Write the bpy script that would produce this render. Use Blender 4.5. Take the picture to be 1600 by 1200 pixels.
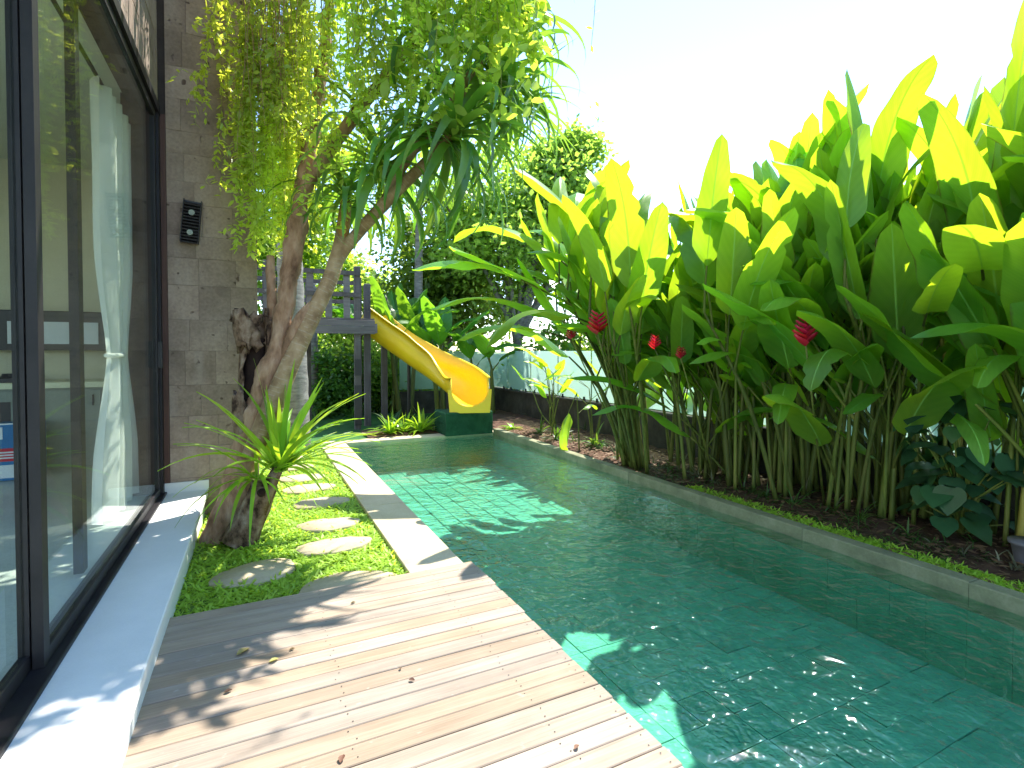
import bpy, math, random
import numpy as np
from mathutils import Vector, Matrix, Euler, noise as mnoise
random.seed(7); rng = np.random.default_rng(7)
R = math.radians
sc = bpy.context.scene
for o in list(bpy.data.objects): bpy.data.objects.remove(o)
col = sc.collection

# ------------------------------------------------------------------ camera
FPX, PP, YAW, PITCH = 820.0, 567.0, 26.0, 1.2
cam = bpy.data.cameras.new('camera'); camo = bpy.data.objects.new('camera', cam); col.objects.link(camo)
cam.sensor_width = 36; cam.lens = 36 * FPX / 1600; cam.shift_y = -(600 - PP) / 1600
cam.clip_start = .05; cam.clip_end = 2000
camo.location = (0, 0, 1.6); camo.rotation_euler = (R(90 - PITCH), 0, R(-YAW)); sc.camera = camo

# ------------------------------------------------------------------ sky, sun, exposure
SUN_AZ, SUN_EL = 63.0, 57.5           # azimuth measured from +Y towards +X
w = bpy.data.worlds.new('World'); sc.world = w; w.use_nodes = True
nt = w.node_tree; nt.nodes.clear()
sky = nt.nodes.new('ShaderNodeTexSky'); sky.sky_type = 'NISHITA'; sky.sun_disc = False
sky.sun_elevation = R(SUN_EL); sky.sun_rotation = R(SUN_AZ); sky.air_density = 1.0; sky.dust_density = .0; sky.ozone_density = 2.0
bg = nt.nodes.new('ShaderNodeBackground'); bg.inputs[1].default_value = .14
wo = nt.nodes.new('ShaderNodeOutputWorld')
nt.links.new(sky.outputs[0], bg.inputs[0]); nt.links.new(bg.outputs[0], wo.inputs[0])
sl = bpy.data.lights.new('sun', 'SUN'); sl.energy = 3.2; sl.angle = R(.55); sl.color = (1, .95, .86)
so = bpy.data.objects.new('sun', sl); col.objects.link(so)
sd = Vector((math.sin(R(SUN_AZ)) * math.cos(R(SUN_EL)), math.cos(R(SUN_AZ)) * math.cos(R(SUN_EL)), math.sin(R(SUN_EL))))
so.rotation_euler = sd.to_track_quat('Z', 'Y').to_euler(); so.location = sd * 30
sc.view_settings.view_transform = 'Standard'; sc.view_settings.look = 'None'
sc.view_settings.exposure = 1.92; sc.view_settings.gamma = 1; sc.view_settings.use_curve_mapping = False
sc.render.engine = 'CYCLES'; sc.cycles.max_bounces = 10; sc.cycles.transparent_max_bounces = 24
sc.cycles.transmission_bounces = 8; sc.cycles.diffuse_bounces = 4; sc.cycles.caustics_reflective = False; sc.cycles.caustics_refractive = False
sc.cycles.use_denoising = True; sc.cycles.sample_clamp_indirect = 6

# survey helpers: a bearing and a known distance, height or wall line give a point of the garden
_rot = Euler((R(90 - PITCH), 0, R(-YAW))).to_matrix()
def ray(px, py): return _rot @ Vector(((px - 800) / FPX, -(py - PP) / FPX, -1))
O = Vector((0, 0, 1.6))
def onZ(px, py, z=0.): d = ray(px, py); return O + d * ((z - O.z) / d.z)
def onY(px, py, y): d = ray(px, py); return O + d * (y / d.y)
def onX(px, py, x): d = ray(px, py); return O + d * (x / d.x)
def atD(px, py, dist): return O + ray(px, py) * dist

# ------------------------------------------------------------------ materials
def newmat(name):
    m = bpy.data.materials.new(name); m.use_nodes = True; n = m.node_tree.nodes; n.clear()
    out = n.new('ShaderNodeOutputMaterial'); return m, m.node_tree, out
class NT:
    def __init__(s, name): s.m, s.t, s.out = newmat(name)
    def n(s, typ, ins=None, **kw):
        nd = s.t.nodes.new('ShaderNode' + typ)
        for k, v in kw.items(): setattr(nd, k, v)
        for k, v in (ins or {}).items():
            if hasattr(v, 'is_output'): s.t.links.new(v, nd.inputs[k])
            else: nd.inputs[k].default_value = v
        return nd
    def coord(s, which='Object', scale=(1, 1, 1), rnd=True):
        c = s.n('TexCoord').outputs[which]
        if rnd:
            oi = s.n('ObjectInfo'); sh = s.n('VectorMath', {0: oi.outputs['Random'], 1: (37., 71., 13.)}, operation='MULTIPLY').outputs[0]
            c = s.n('VectorMath', {0: c, 1: sh}, operation='ADD').outputs[0]
        return s.n('Mapping', {'Vector': c, 'Scale': scale}).outputs[0]
    def noise(s, vec, scale, detail=4, rough=.55, dist=0.):
        return s.n('TexNoise', {'Vector': vec, 'Scale': scale, 'Detail': detail, 'Roughness': rough, 'Distortion': dist}).outputs['Fac']
    def ramp(s, fac, stops):
        r = s.n('ValToRGB', {0: fac}); e = r.color_ramp.elements
        while len(e) < len(stops): e.new(.5)
        for i, (p, c) in enumerate(stops): e[i].position = p; e[i].color = (*c, 1) if len(c) == 3 else c
        return r.outputs[0]
    def mix(s, f, a, b, mode='MIX'):
        x = s.n('MixRGB', {0: f, 1: a if hasattr(a, 'is_output') else (*a, 1), 2: b if hasattr(b, 'is_output') else (*b, 1)}, blend_type=mode); return x.outputs[0]
    def math(s, op, a, b=0., c=0.): return s.n('Math', {0: a, 1: b, 2: c}, operation=op).outputs[0]
    def rand(s): return s.n('ObjectInfo').outputs['Random']
    def bump(s, h, strength=.3, dist=.01): return s.n('Bump', {'Height': h, 'Strength': strength, 'Distance': dist}).outputs[0]
    def bsdf(s, color, rough=.6, normal=None, spec=.4, **kw):
        d = {'Base Color': color if hasattr(color, 'is_output') else (*color, 1), 'Roughness': rough, 'Specular IOR Level': spec}
        if normal is not None: d['Normal'] = normal
        d.update(kw); return s.n('BsdfPrincipled', d).outputs[0]
    def done(s, sh): s.t.links.new(sh, s.out.inputs[0]); return s.m

def m_noise(name, stops, scale=5, rough=.8, bump=.2, bdist=.01, which='Object', stretch=(1, 1, 1), fine=60, spec=.3, rndval=.0):
    t = NT(name); v = t.coord(which, stretch); f = t.noise(v, scale, 6, .6)
    c = t.ramp(f, stops); f2 = t.noise(v, fine, 3)
    c = t.mix(.25, c, t.ramp(f2, [(.3, (.35,) * 3), (.7, (.65,) * 3)]), 'OVERLAY')
    if rndval:
        k = t.math('MULTIPLY_ADD', t.rand(), rndval * 2, 1 - rndval)
        c = t.n('HueSaturation', {'Color': c, 'Value': k}).outputs[0]
    h = t.math('ADD', f, t.math('MULTIPLY', f2, .35))
    return t.done(t.bsdf(c, rough, t.bump(h, bump, bdist), spec))

def m_leaf(name, base, trans, fac=.5, rough=.38, vein=0., dark=None, var=.25, hue=.02, spec=.5, brown=0.):
    t = NT(name); rnd = t.rand()
    v = t.coord('Object', (1, 1, 1)); nz = t.noise(v, 3.5, 3)
    b = t.mix(nz, tuple(x * .75 for x in base), tuple(x * 1.3 for x in base))
    tr = t.mix(nz, tuple(x * .85 for x in trans), tuple(x * 1.15 for x in trans))
    nor = None
    if vein:
        uv = t.n('SeparateXYZ', {0: t.n('UVMap').outputs[0]}); u, vv = uv.outputs[0], uv.outputs[1]
        au = t.math('ABSOLUTE', t.math('SUBTRACT', u, .5))
        mid = t.n('MapRange', {0: au, 1: .012, 2: .03, 3: 1., 4: 0.}).outputs[0]
        wv = t.math('SINE', t.math('ADD', t.math('MULTIPLY', vv, 260.), t.math('MULTIPLY', au, -120.)))
        wv2 = t.math('SINE', t.math('ADD', t.math('MULTIPLY', vv, 61.), t.math('MULTIPLY', au, -30.)))
        st = t.math('MULTIPLY_ADD', t.math('ADD', wv, wv2), .035, .5)
        sv = t.n('CombineXYZ', {0: st, 1: st, 2: st}).outputs[0]
        b = t.mix(.7, b, sv, 'OVERLAY'); tr = t.mix(.6, tr, sv, 'OVERLAY')
        b = t.mix(mid, b, tuple(min(1, x * 2.6 + .05) for x in base)); tr = t.mix(mid, tr, tuple(x * .55 for x in trans))
        nor = t.bump(t.math('ADD', st, t.math('MULTIPLY', mid, .8)), vein, .006)
        if brown:   # dry brown leaf margins, on a few leaves
            ed = t.n('MapRange', {0: t.math('ADD', au, t.math('MULTIPLY', t.noise(v, 9, 3), .12)), 1: .52, 2: .58}).outputs[0]
            sel = t.math('GREATER_THAN', t.math('FRACT', t.math('MULTIPLY', rnd, 7.)), .62)
            k = t.math('MULTIPLY', t.math('MULTIPLY', ed, sel), brown)
            b = t.mix(k, b, (.16, .09, .03)); tr = t.mix(k, tr, (.2, .1, .02))
    hsv = lambda c: t.n('HueSaturation', {'Color': c, 'Hue': t.math('MULTIPLY_ADD', rnd, hue * 2, .5 - hue), 'Value': t.math('MULTIPLY_ADD', t.math('FRACT', t.math('MULTIPLY', rnd, 17.3)), var * 2, 1 - var)}).outputs[0]
    b, tr = hsv(b), hsv(tr)
    p = t.bsdf(b, rough, nor, spec)
    ti = {'Color': tr}
    if nor is not None: ti['Normal'] = nor
    tl = t.n('BsdfTranslucent', ti).outputs[0]
    return t.done(t.n('MixShader', {0: fac, 1: p, 2: tl}).outputs[0])

M = {}
def m_wood(name, stops, rough=.7, grain=(1.2, 26, 26), spec=.3, rndv=.14):
    t = NT(name); v = t.coord('Object', grain); a = t.noise(v, 1.0, 6, .65, .6); b = t.noise(t.coord('Object', (1.3, 2.2, 2)), 1.6, 4)
    c = t.ramp(t.math('ADD', t.math('MULTIPLY', a, .55), t.math('MULTIPLY', b, .45)), stops)
    fine = t.noise(t.coord('Object', (3, 160, 160)), 1, 3)
    c = t.mix(.35, c, t.ramp(fine, [(.3, (.32,) * 3), (.7, (.62,) * 3)]), 'OVERLAY')
    spots = t.ramp(t.noise(t.coord('Object', (9, 14, 9)), 1.3, 3, .6), [(.66, (0, 0, 0)), (.74, (1, 1, 1))])
    c = t.mix(t.math('MULTIPLY', spots, .28), c, (.62, .55, .48))
    c = t.n('HueSaturation', {'Color': c, 'Value': t.math('MULTIPLY_ADD', t.rand(), rndv * 2, 1 - rndv), 'Saturation': t.math('MULTIPLY_ADD', t.math('FRACT', t.math('MULTIPLY', t.rand(), 9.7)), .4, .8)}).outputs[0]
    return t.done(t.bsdf(c, rough, t.bump(t.math('ADD', a, t.math('MULTIPLY', fine, .5)), .35, .004), spec))
M['deck'] = m_wood('weathered_deck_wood', [(.25, (.225, .165, .118)), (.5, (.335, .262, .198)), (.75, (.45, .365, .285))])
M['grey_wood'] = m_wood('grey_tower_wood', [(.25, (.045, .038, .036)), (.5, (.10, .085, .085)), (.75, (.17, .15, .155))], grain=(14, 14, 1.2))
M['grey_beam'] = m_wood('grey_beam_wood', [(.25, (.07, .06, .06)), (.5, (.15, .13, .135)), (.75, (.24, .21, .22))])
def m_wallstone():
    t = NT('brown_wall_stone'); v = t.coord('Object', (1, 1, 1)); a = t.noise(v, 2.2, 6, .65); bb = t.noise(v, 38, 3)
    c = t.ramp(a, [(.25, (.18, .13, .098)), (.5, (.275, .207, .16)), (.75, (.37, .29, .23))]); c = t.mix(.4, c, t.ramp(bb, [(.3, (.3,) * 3), (.7, (.65,) * 3)]), 'OVERLAY')
    st = t.ramp(t.noise(t.coord('Object', (5, 5, .7)), 1.2, 4), [(.55, (0, 0, 0)), (.75, (1, 1, 1))]); c = t.mix(t.math('MULTIPLY', st, .25), c, (.42, .37, .32))
    pit = t.ramp(t.noise(v, 11, 2, .4), [(.69, (0, 0, 0)), (.74, (1, 1, 1))]); c = t.mix(t.math('MULTIPLY', pit, .8), c, (.06, .035, .025))
    c = t.n('HueSaturation', {'Color': c, 'Value': t.math('MULTIPLY_ADD', t.rand(), .26, .87)}).outputs[0]
    h = t.math('SUBTRACT', t.math('ADD', a, t.math('MULTIPLY', bb, .4)), pit)
    return t.done(t.bsdf(c, .9, t.bump(h, .6, .01), .25))
M['stone_wall'] = m_wallstone()
M['joint'] = m_noise('wall_joint', [(.2, (.03, .022, .018)), (.8, (.06, .045, .035))], 6)
M['coping'] = m_noise('cream_coping_stone', [(.2, (.46, .37, .23)), (.5, (.55, .45, .30)), (.8, (.61, .52, .37))], 3, .75, .15, .004, rndval=.06)
M['step'] = m_noise('stepping_stone', [(.2, (.36, .28, .17)), (.5, (.46, .38, .25)), (.8, (.54, .46, .32))], 5, .85, .3, .006, rndval=.1)
M['kerb'] = m_noise('mossy_pool_kerb', [(.25, (.13, .13, .08)), (.5, (.22, .22, .13)), (.75, (.33, .31, .21))], 3.5, .85, .3, .006)
M['ledge'] = m_noise('white_terrazzo', [(.2, (.66, .67, .65)), (.8, (.78, .78, .76))], 3, .5, .05, .002, fine=150)
M['black_frame'] = m_noise('black_aluminium', [(.3, (.009, .008, .010)), (.7, (.02, .018, .02))], 4, .5, .05, spec=.3)
M['soil'] = m_noise('red_brown_soil', [(.25, (.045, .022, .014)), (.5, (.09, .045, .028)), (.75, (.15, .085, .055))], 7, .95, .9, .03)
M['ground'] = m_noise('garden_ground', [(.3, (.06, .07, .03)), (.7, (.12, .11, .06))], 3, .95, .5)
M['lawn'] = m_noise('lawn_earth', [(.3, (.08, .14, .02)), (.6, (.13, .22, .035)), (.8, (.16, .15, .06))], 9, .95, .6)
M['turf'] = m_noise('artificial_turf', [(.3, (.02, .085, .018)), (.7, (.05, .16, .035))], 5, .95, .8, .02, fine=180)
M['turfblock'] = m_noise('turf_carpet', [(.3, (.012, .06, .03)), (.7, (.03, .12, .06))], 6, .95, .9, .02, fine=160)
M['bark'] = m_noise('brown_tree_bark', [(.3, (.10, .05, .026)), (.47, (.29, .165, .095)), (.7, (.46, .31, .20))], 8, .9, 1., .03, stretch=(1, 1, .4), fine=38)
M['dead_bark'] = m_noise('rotten_bark', [(.38, (.035, .018, .01)), (.5, (.17, .105, .065)), (.7, (.33, .25, .18))], 11, .95, 1., .03, stretch=(1, 1, .7), fine=40)
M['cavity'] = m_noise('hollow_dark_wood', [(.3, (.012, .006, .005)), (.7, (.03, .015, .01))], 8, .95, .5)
M['palm_bark'] = m_noise('grey_palm_bark', [(.3, (.10, .095, .085)), (.7, (.27, .255, .23))], 5, .9, .6, .02, stretch=(1, 1, 4))
def m_ring():
    t = NT('ringed_bark'); v = t.coord('Object', (1, 1, 1), False); nz = t.noise(v, 7, 5)
    uv = t.n('SeparateXYZ', {0: t.n('UVMap').outputs[0]})
    ph = t.math('ADD', t.math('MULTIPLY', uv.outputs[1], 1.), t.math('MULTIPLY', t.noise(v, 5, 2), 1.1))
    saw = t.math('FRACT', ph); ln = t.n('MapRange', {0: saw, 1: .0, 2: .2, 3: 1., 4: 0.}).outputs[0]
    br = t.n('MapRange', {0: t.noise(v, 14, 2), 1: .45, 2: .55}).outputs[0]; ln = t.math('MULTIPLY', ln, br)
    c = t.ramp(nz, [(.3, (.17, .095, .045)), (.5, (.32, .21, .11)), (.72, (.46, .33, .20))])
    c = t.mix(t.math('MULTIPLY', ln, .7), c, (.52, .42, .30))
    return t.done(t.bsdf(c, .75, t.bump(t.math('ADD', ln, nz), .6, .008)))
M['ring'] = m_ring()
M['ring_gold'] = m_noise('golden_branch_bark', [(.3, (.30, .15, .035)), (.7, (.46, .27, .08))], 6, .6, .5, .01, stretch=(1, 1, 5))
M['slide'] = m_noise('yellow_fibreglass', [(.2, (.80, .52, .012)), (.8, (.88, .60, .018))], 2, .32, .04, .003, spec=.5)
M['white'] = m_noise('white_paint', [(.2, (.72, .72, .70)), (.8, (.8, .8, .78))], 3, .5, .03)
M['inwall'] = m_noise('interior_wall', [(.2, (.66, .64, .48)), (.8, (.74, .72, .56))], 2, .9, .05)
M['infloor'] = m_noise('interior_floor_tile', [(.2, (.42, .47, .44)), (.8, (.52, .56, .53))], 2, .25, .02)
M['cabinet'] = m_noise('grey_cabinet', [(.2, (.22, .25, .22)), (.8, (.28, .31, .27))], 2, .6, .03)
M['counter'] = m_noise('pale_countertop', [(.2, (.62, .64, .45)), (.8, (.7, .72, .52))], 3, .35, .02)
M['dark'] = m_noise('dark_appliance', [(.2, (.012, .012, .015)), (.8, (.03, .03, .034))], 3, .35, .02)
M['blue'] = m_noise('blue_carton', [(.2, (.01, .13, .33)), (.8, (.02, .17, .40))], 3, .5, .02)
M['red'] = m_noise('red_print', [(.2, (.45, .01, .03)), (.8, (.55, .02, .04))], 3, .5, .02)
M['paper'] = m_noise('white_print', [(.2, (.62, .68, .72)), (.8, (.72, .76, .8))], 3, .5, .02)
M['tile'] = m_noise('green_pool_stone', [(.2, (.12, .33, .26)), (.5, (.17, .43, .345)), (.8, (.24, .52, .42))], 4, .7, .3, .006, fine=40, rndval=.08)
M['walltile'] = m_noise('shade_tinted_wall_stone', [(.2, (.065, .20, .135)), (.5, (.11, .30, .215)), (.8, (.16, .38, .28))], 3, .8, .3, .006, fine=40)  # same stone as the floor, darkened so its colour carries the wall's shade
M['tilebed'] = m_noise('pool_grout', [(.3, (.09, .27, .21)), (.7, (.13, .35, .28))], 6)
M['concrete'] = m_noise('dark_stained_wall', [(.25, (.018, .016, .013)), (.5, (.045, .042, .034)), (.8, (.09, .085, .07))], 3, .95, .5, .012)
M['litter'] = m_leaf('dry_leaf', (.17, .10, .05), (.18, .1, .04), .2, .7, var=.45, hue=.03)
M['yellow_leaf'] = m_leaf('fallen_yellow_leaf', (.45, .38, .12), (.3, .25, .05), .2, .6)

M['heli'] = m_leaf('heliconia_leaf', (.13, .285, .047), (.53, .79, .022), .56, .34, .35, brown=.9, var=.22, hue=.018)
M['heli_stem'] = m_noise('heliconia_stem', [(.3, (.045, .06, .012)), (.48, (.10, .13, .022)), (.62, (.15, .155, .035)), (.8, (.22, .17, .07))], 2.6, .55, .5, .008, stretch=(9, 9, .9), rndval=.35)
M['heli_stem_y'] = m_noise('yellow_heliconia_stem', [(.25, (.16, .12, .02)), (.5, (.30, .24, .045)), (.8, (.42, .36, .09))], 2.2, .5, .3, .006, stretch=(6, 6, .8), rndval=.25)
M['bract'] = m_leaf('red_bract', (.62, .02, .06), (.7, .02, .07), .3, .4, var=.15, hue=.01)
M['banana'] = m_leaf('banana_leaf', (.05, .15, .025), (.26, .55, .02), .5, .4, .4)
M['philo'] = m_leaf('dark_arum_leaf', (.035, .10, .045), (.10, .24, .04), .3, .3, var=.3, spec=.6)
M['strap'] = m_leaf('screwpine_leaf', (.07, .19, .04), (.32, .56, .04), .45, .33, var=.35, spec=.6)
M['strap_dry'] = m_leaf('dry_screwpine_leaf', (.35, .20, .04), (.4, .22, .03), .4, .6)
M['lily'] = m_leaf('lily_strap_leaf', (.16, .32, .03), (.52, .78, .03), .48, .35, var=.25)
M['tuft'] = m_leaf('tuft_leaf', (.05, .12, .022), (.2, .36, .03), .4, .45, var=.35)
M['tuft_dry'] = m_leaf('tuft_dry_leaf', (.16, .16, .09), (.2, .2, .08), .3, .6, var=.4)
M['vine'] = m_leaf('vine_leaf', (.30, .44, .07), (.82, .95, .08), .5, .4, var=.35)
M['vine_stem'] = m_noise('vine_stem', [(.3, (.2, .12, .06)), (.7, (.40, .28, .16))], 5, .8)
M['vine_green'] = m_noise('green_vine_stem', [(.3, (.18, .22, .05)), (.7, (.33, .34, .10))], 5, .8)
M['grass'] = m_leaf('lawn_grass', (.34, .50, .06), (.75, .88, .07), .45, .5, var=.3)
M['crown'] = m_leaf('tree_leaf', (.24, .38, .09), (.65, .88, .1), .6, .45, var=.3, spec=.4)
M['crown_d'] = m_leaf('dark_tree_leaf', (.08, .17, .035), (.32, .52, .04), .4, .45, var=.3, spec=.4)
M['shrub'] = m_leaf('shrub_leaf', (.09, .2, .03), (.42, .66, .03), .45, .45, var=.3)

def m_curtain():
    t = NT('sheer_curtain'); v = t.coord('Object', (1, 1, 1), False)
    f = t.noise(v, 3, 3); c = t.mix(f, (.78, .80, .76), (.86, .88, .84))
    sh = t.n('MixShader', {0: .45, 1: t.bsdf(c, .9), 2: t.n('BsdfTranslucent', {'Color': (.75, .78, .72, 1)}).outputs[0]}).outputs[0]
    return t.done(t.n('MixShader', {0: .12, 1: sh, 2: t.n('BsdfTransparent').outputs[0]}).outputs[0])
M['curtain'] = m_curtain()
def m_glass(name, tint, ior=1.5, rough=.005):
    t = NT(name); lw = t.n('LayerWeight', {'Blend': .5}).outputs['Facing']; fr = t.math('MULTIPLY_ADD', t.math('POWER', lw, 5.), ior, .03)
    return t.done(t.n('MixShader', {0: fr, 1: t.n('BsdfTransparent', {'Color': (*tint, 1)}).outputs[0], 2: t.n('BsdfGlossy', {'Color': (1, 1, 1, 1), 'Roughness': rough}).outputs[0]}).outputs[0])
M['glass'] = m_glass('door_glass', (.95, .985, .955), .42)
def m_frost():
    t = NT('frosted_glass'); v = t.coord('Object', (1, 1, 1)); f = t.noise(v, 1.6, 4)
    tl = t.n('BsdfTranslucent', {'Color': t.mix(f, (.62, .86, .78), (.85, .95, .92))}).outputs[0]
    p = t.bsdf((.55, .72, .66), .25)
    a = t.n('MixShader', {0: .35, 1: tl, 2: p}).outputs[0]
    return t.done(t.n('MixShader', {0: .5, 1: a, 2: t.n('BsdfTransparent', {'Color': (.82, .96, .88, 1)}).outputs[0]}).outputs[0])
M['frost'] = m_frost()
def m_water():
    t = NT('pool_water'); v = t.coord('Object', (1, 1, 1), False)
    h = t.math('ADD', t.noise(v, 6.5, 2, .5, .5), t.math('MULTIPLY', t.noise(v, 26, 2, .5, .5), .30))
    nb = t.bump(h, .8, .045)
    fr = t.math('MULTIPLY_ADD', t.math('POWER', t.n('LayerWeight', {'Blend': .5, 'Normal': nb}).outputs['Facing'], 3.6), .96, .035)
    tr = t.n('BsdfTransparent', {'Color': (.62, .91, .80, 1)}).outputs[0]
    gl = t.n('BsdfGlossy', {'Color': (1, 1, 1, 1), 'Roughness': .02, 'Normal': nb}).outputs[0]
    return t.done(t.n('MixShader', {0: t.math('MULTIPLY', fr, 1.), 1: tr, 2: gl}).outputs[0])
M['water'] = m_water()

# ------------------------------------------------------------------ mesh helpers
def mesh(name, V, F, uv=None, mi=None, smooth=False):
    me = bpy.data.meshes.new(name)
    V = np.asarray(V, np.float32).reshape(-1, 3)
    me.from_pydata(V.tolist() if len(V) < 200 else [tuple(v) for v in V], [], F if isinstance(F, list) else F.tolist())
    if uv is not None:
        l = me.uv_layers.new(name='UVMap'); idx = np.empty(len(me.loops), np.int32); me.loops.foreach_get('vertex_index', idx)
        l.data.foreach_set('uv', np.asarray(uv, np.float32)[idx].ravel())
    if mi is not None: me.polygons.foreach_set('material_index', np.asarray(mi, np.int32))
    if smooth: me.polygons.foreach_set('use_smooth', np.ones(len(me.polygons), bool))
    me.update(); return me
W = {}
def tag(o, label=None, cat=None, group=None, kind=None):
    if label: o['label'] = label
    if cat: o['category'] = cat
    if group: o['group'] = group
    if kind: o['kind'] = kind
    return o
def put(name, me, mats, parent=None, mw=None):
    o = bpy.data.objects.new(name, me); col.objects.link(o)
    if me is not None and mats is not None:
        for m in (mats if isinstance(mats, (list, tuple)) else [mats]):
            m = M[m] if isinstance(m, str) else m
            if m.name not in [x.name for x in me.materials if x]: me.materials.append(m)
    mw = mw or Matrix.Identity(4); W[o] = mw
    if parent is not None: o.parent = parent; o.matrix_basis = W[parent].inverted() @ mw
    else: o.matrix_basis = mw
    return o
def thing(name, loc, label, cat, group=None, kind=None):
    o = put(name, None, None, None, Matrix.Translation(Vector(loc))); o.empty_display_size = .1
    return tag(o, label, cat, group, kind)
def T(x, y, z): return Matrix.Translation((x, y, z))

class MB:
    def __init__(s): s.V = []; s.F = []; s.U = []; s.mi = []
    def add(s, V, F, uv=None, m=0):
        b = len(s.V); s.V += [tuple(v) for v in V]; s.F += [[i + b for i in f] for f in F]
        s.U += list(uv) if uv is not None else [(0, 0)] * len(V); s.mi += [m] * len(F)
    def box(s, a, b, m=0, bev=0.):
        x0, y0, z0 = a; x1, y1, z1 = b
        if bev:
            c = bev; P = [(x0 + c, y0 + c), (x1 - c, y0 + c), (x1 - c, y1 - c), (x0 + c, y1 - c)]; Q = [(x0, y0), (x1, y0), (x1, y1), (x0, y1)]
            V = [(x, y, z0) for x, y in Q] + [(x, y, z1 - c) for x, y in Q] + [(x, y, z1) for x, y in P]
            F = [[3, 2, 1, 0], [8, 9, 10, 11]] + [[i + k * 4, (i + 1) % 4 + k * 4, (i + 1) % 4 + 4 + k * 4, i + 4 + k * 4] for k in (0, 1) for i in range(4)]
        else:
            V = [(x, y, z) for z in (z0, z1) for x, y in ((x0, y0), (x1, y0), (x1, y1), (x0, y1))]
            F = [[3, 2, 1, 0], [4, 5, 6, 7]] + [[i, (i + 1) % 4, (i + 1) % 4 + 4, i + 4] for i in range(4)]
        s.add(V, F, None, m)
    def tube(s, pts, rad, n=8, m=0, cap=True, uvs=1., wob=0.):
        V, F, U = tube(pts, rad, n, cap, uvs, wob); s.add(V, F, U, m)
    def me(s, name, smooth=False): return mesh(name, s.V, s.F, s.U, s.mi, smooth)

def smoothpts(pts, rad, k=4):
    P = [Vector(p) for p in pts]; n = len(P); o = []; r = []
    for i in range(n - 1):
        a, b, c, d = P[max(i - 1, 0)], P[i], P[i + 1], P[min(i + 2, n - 1)]
        for j in range(k):
            t = j / k
            o.append(.5 * ((2 * b) + (c - a) * t + (2 * a - 5 * b + 4 * c - d) * t * t + (3 * b - a - 3 * c + d) * t ** 3))
            r.append(rad[i] * (1 - t) + rad[i + 1] * t)
    return o + [P[-1]], r + [rad[-1]]
def tube(pts, rad, n=8, cap=True, uvs=1., wob=0.):
    P = [Vector(p) for p in pts]
    if not isinstance(rad, (list, tuple)): rad = [rad] * len(P)
    V = []; U = []; F = []; ref = Vector((1, .13, .07)); L = 0
    for i, p in enumerate(P):
        d = (P[min(i + 1, len(P) - 1)] - P[max(i - 1, 0)]).normalized()
        a = (ref - d * ref.dot(d)).normalized(); b = d.cross(a); ref = a
        if i: L += (p - P[i - 1]).length
        for j in range(n):
            th = 2 * math.pi * j / n; rr = rad[i] * (1 + (random.uniform(-wob, wob) if wob else 0))
            V.append(p + (a * math.cos(th) + b * math.sin(th)) * rr); U.append((j / n, L * uvs))
    for i in range(len(P) - 1):
        for j in range(n): F.append([i * n + j, i * n + (j + 1) % n, (i + 1) * n + (j + 1) % n, (i + 1) * n + j])
    if cap: F.append(list(range(n))[::-1]); F.append([(len(P) - 1) * n + j for j in range(n)])
    return V, F, U

def blades(P, D, L, Wd, seg=3, droop=.5, up=(0, 0, 1), prof=None, twist=0.):
    """many ribbons at once: P bases, D unit directions, L lengths, Wd half widths; returns V, F, UV"""
    P = np.asarray(P, float); D = np.asarray(D, float); n = len(P); D /= np.linalg.norm(D, axis=1, keepdims=True) + 1e-9
    L = np.broadcast_to(L, (n,)).astype(float); Wd = np.broadcast_to(Wd, (n,)).astype(float); droop = np.broadcast_to(droop, (n,)).astype(float)
    S = np.cross(D, np.array(up, float) + rng.normal(0, .15 + twist, (n, 3))); S /= np.linalg.norm(S, axis=1, keepdims=True) + 1e-9
    if prof is None: prof = [.55] + [1.] * max(seg - 2, 0) + [.75, .02] if seg > 1 else [.6, .05]
    prof = np.interp(np.linspace(0, 1, seg + 1), np.linspace(0, 1, len(prof)), prof)
    c = P.copy(); d = D.copy(); rows = []
    for k in range(seg + 1):
        rows.append(np.stack([c - S * (Wd * prof[k])[:, None], c + S * (Wd * prof[k])[:, None]], 1))
        d = d.copy(); d[:, 2] -= droop / seg; d /= np.linalg.norm(d, axis=1, keepdims=True); c = c + d * (L / seg)[:, None]
    V = np.stack(rows, 1).reshape(n, -1, 3); k2 = V.shape[1]
    f = np.array([[2 * k, 2 * k + 1, 2 * k + 3, 2 * k + 2] for k in range(seg)])
    F = (f[None] + (np.arange(n) * k2)[:, None, None]).reshape(-1, 4)
    uv = np.tile(np.array([[j, k / seg] for k in range(seg + 1) for j in (0, 1)]), (n, 1))
    return V.reshape(-1, 3), F, uv
def rdir(n, zmin=-1, zmax=1):
    th = rng.uniform(0, 2 * np.pi, n); z = rng.uniform(zmin, zmax, n); r = np.sqrt(np.maximum(0, 1 - z * z))
    return np.stack([r * np.cos(th), r * np.sin(th), z], 1)

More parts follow.
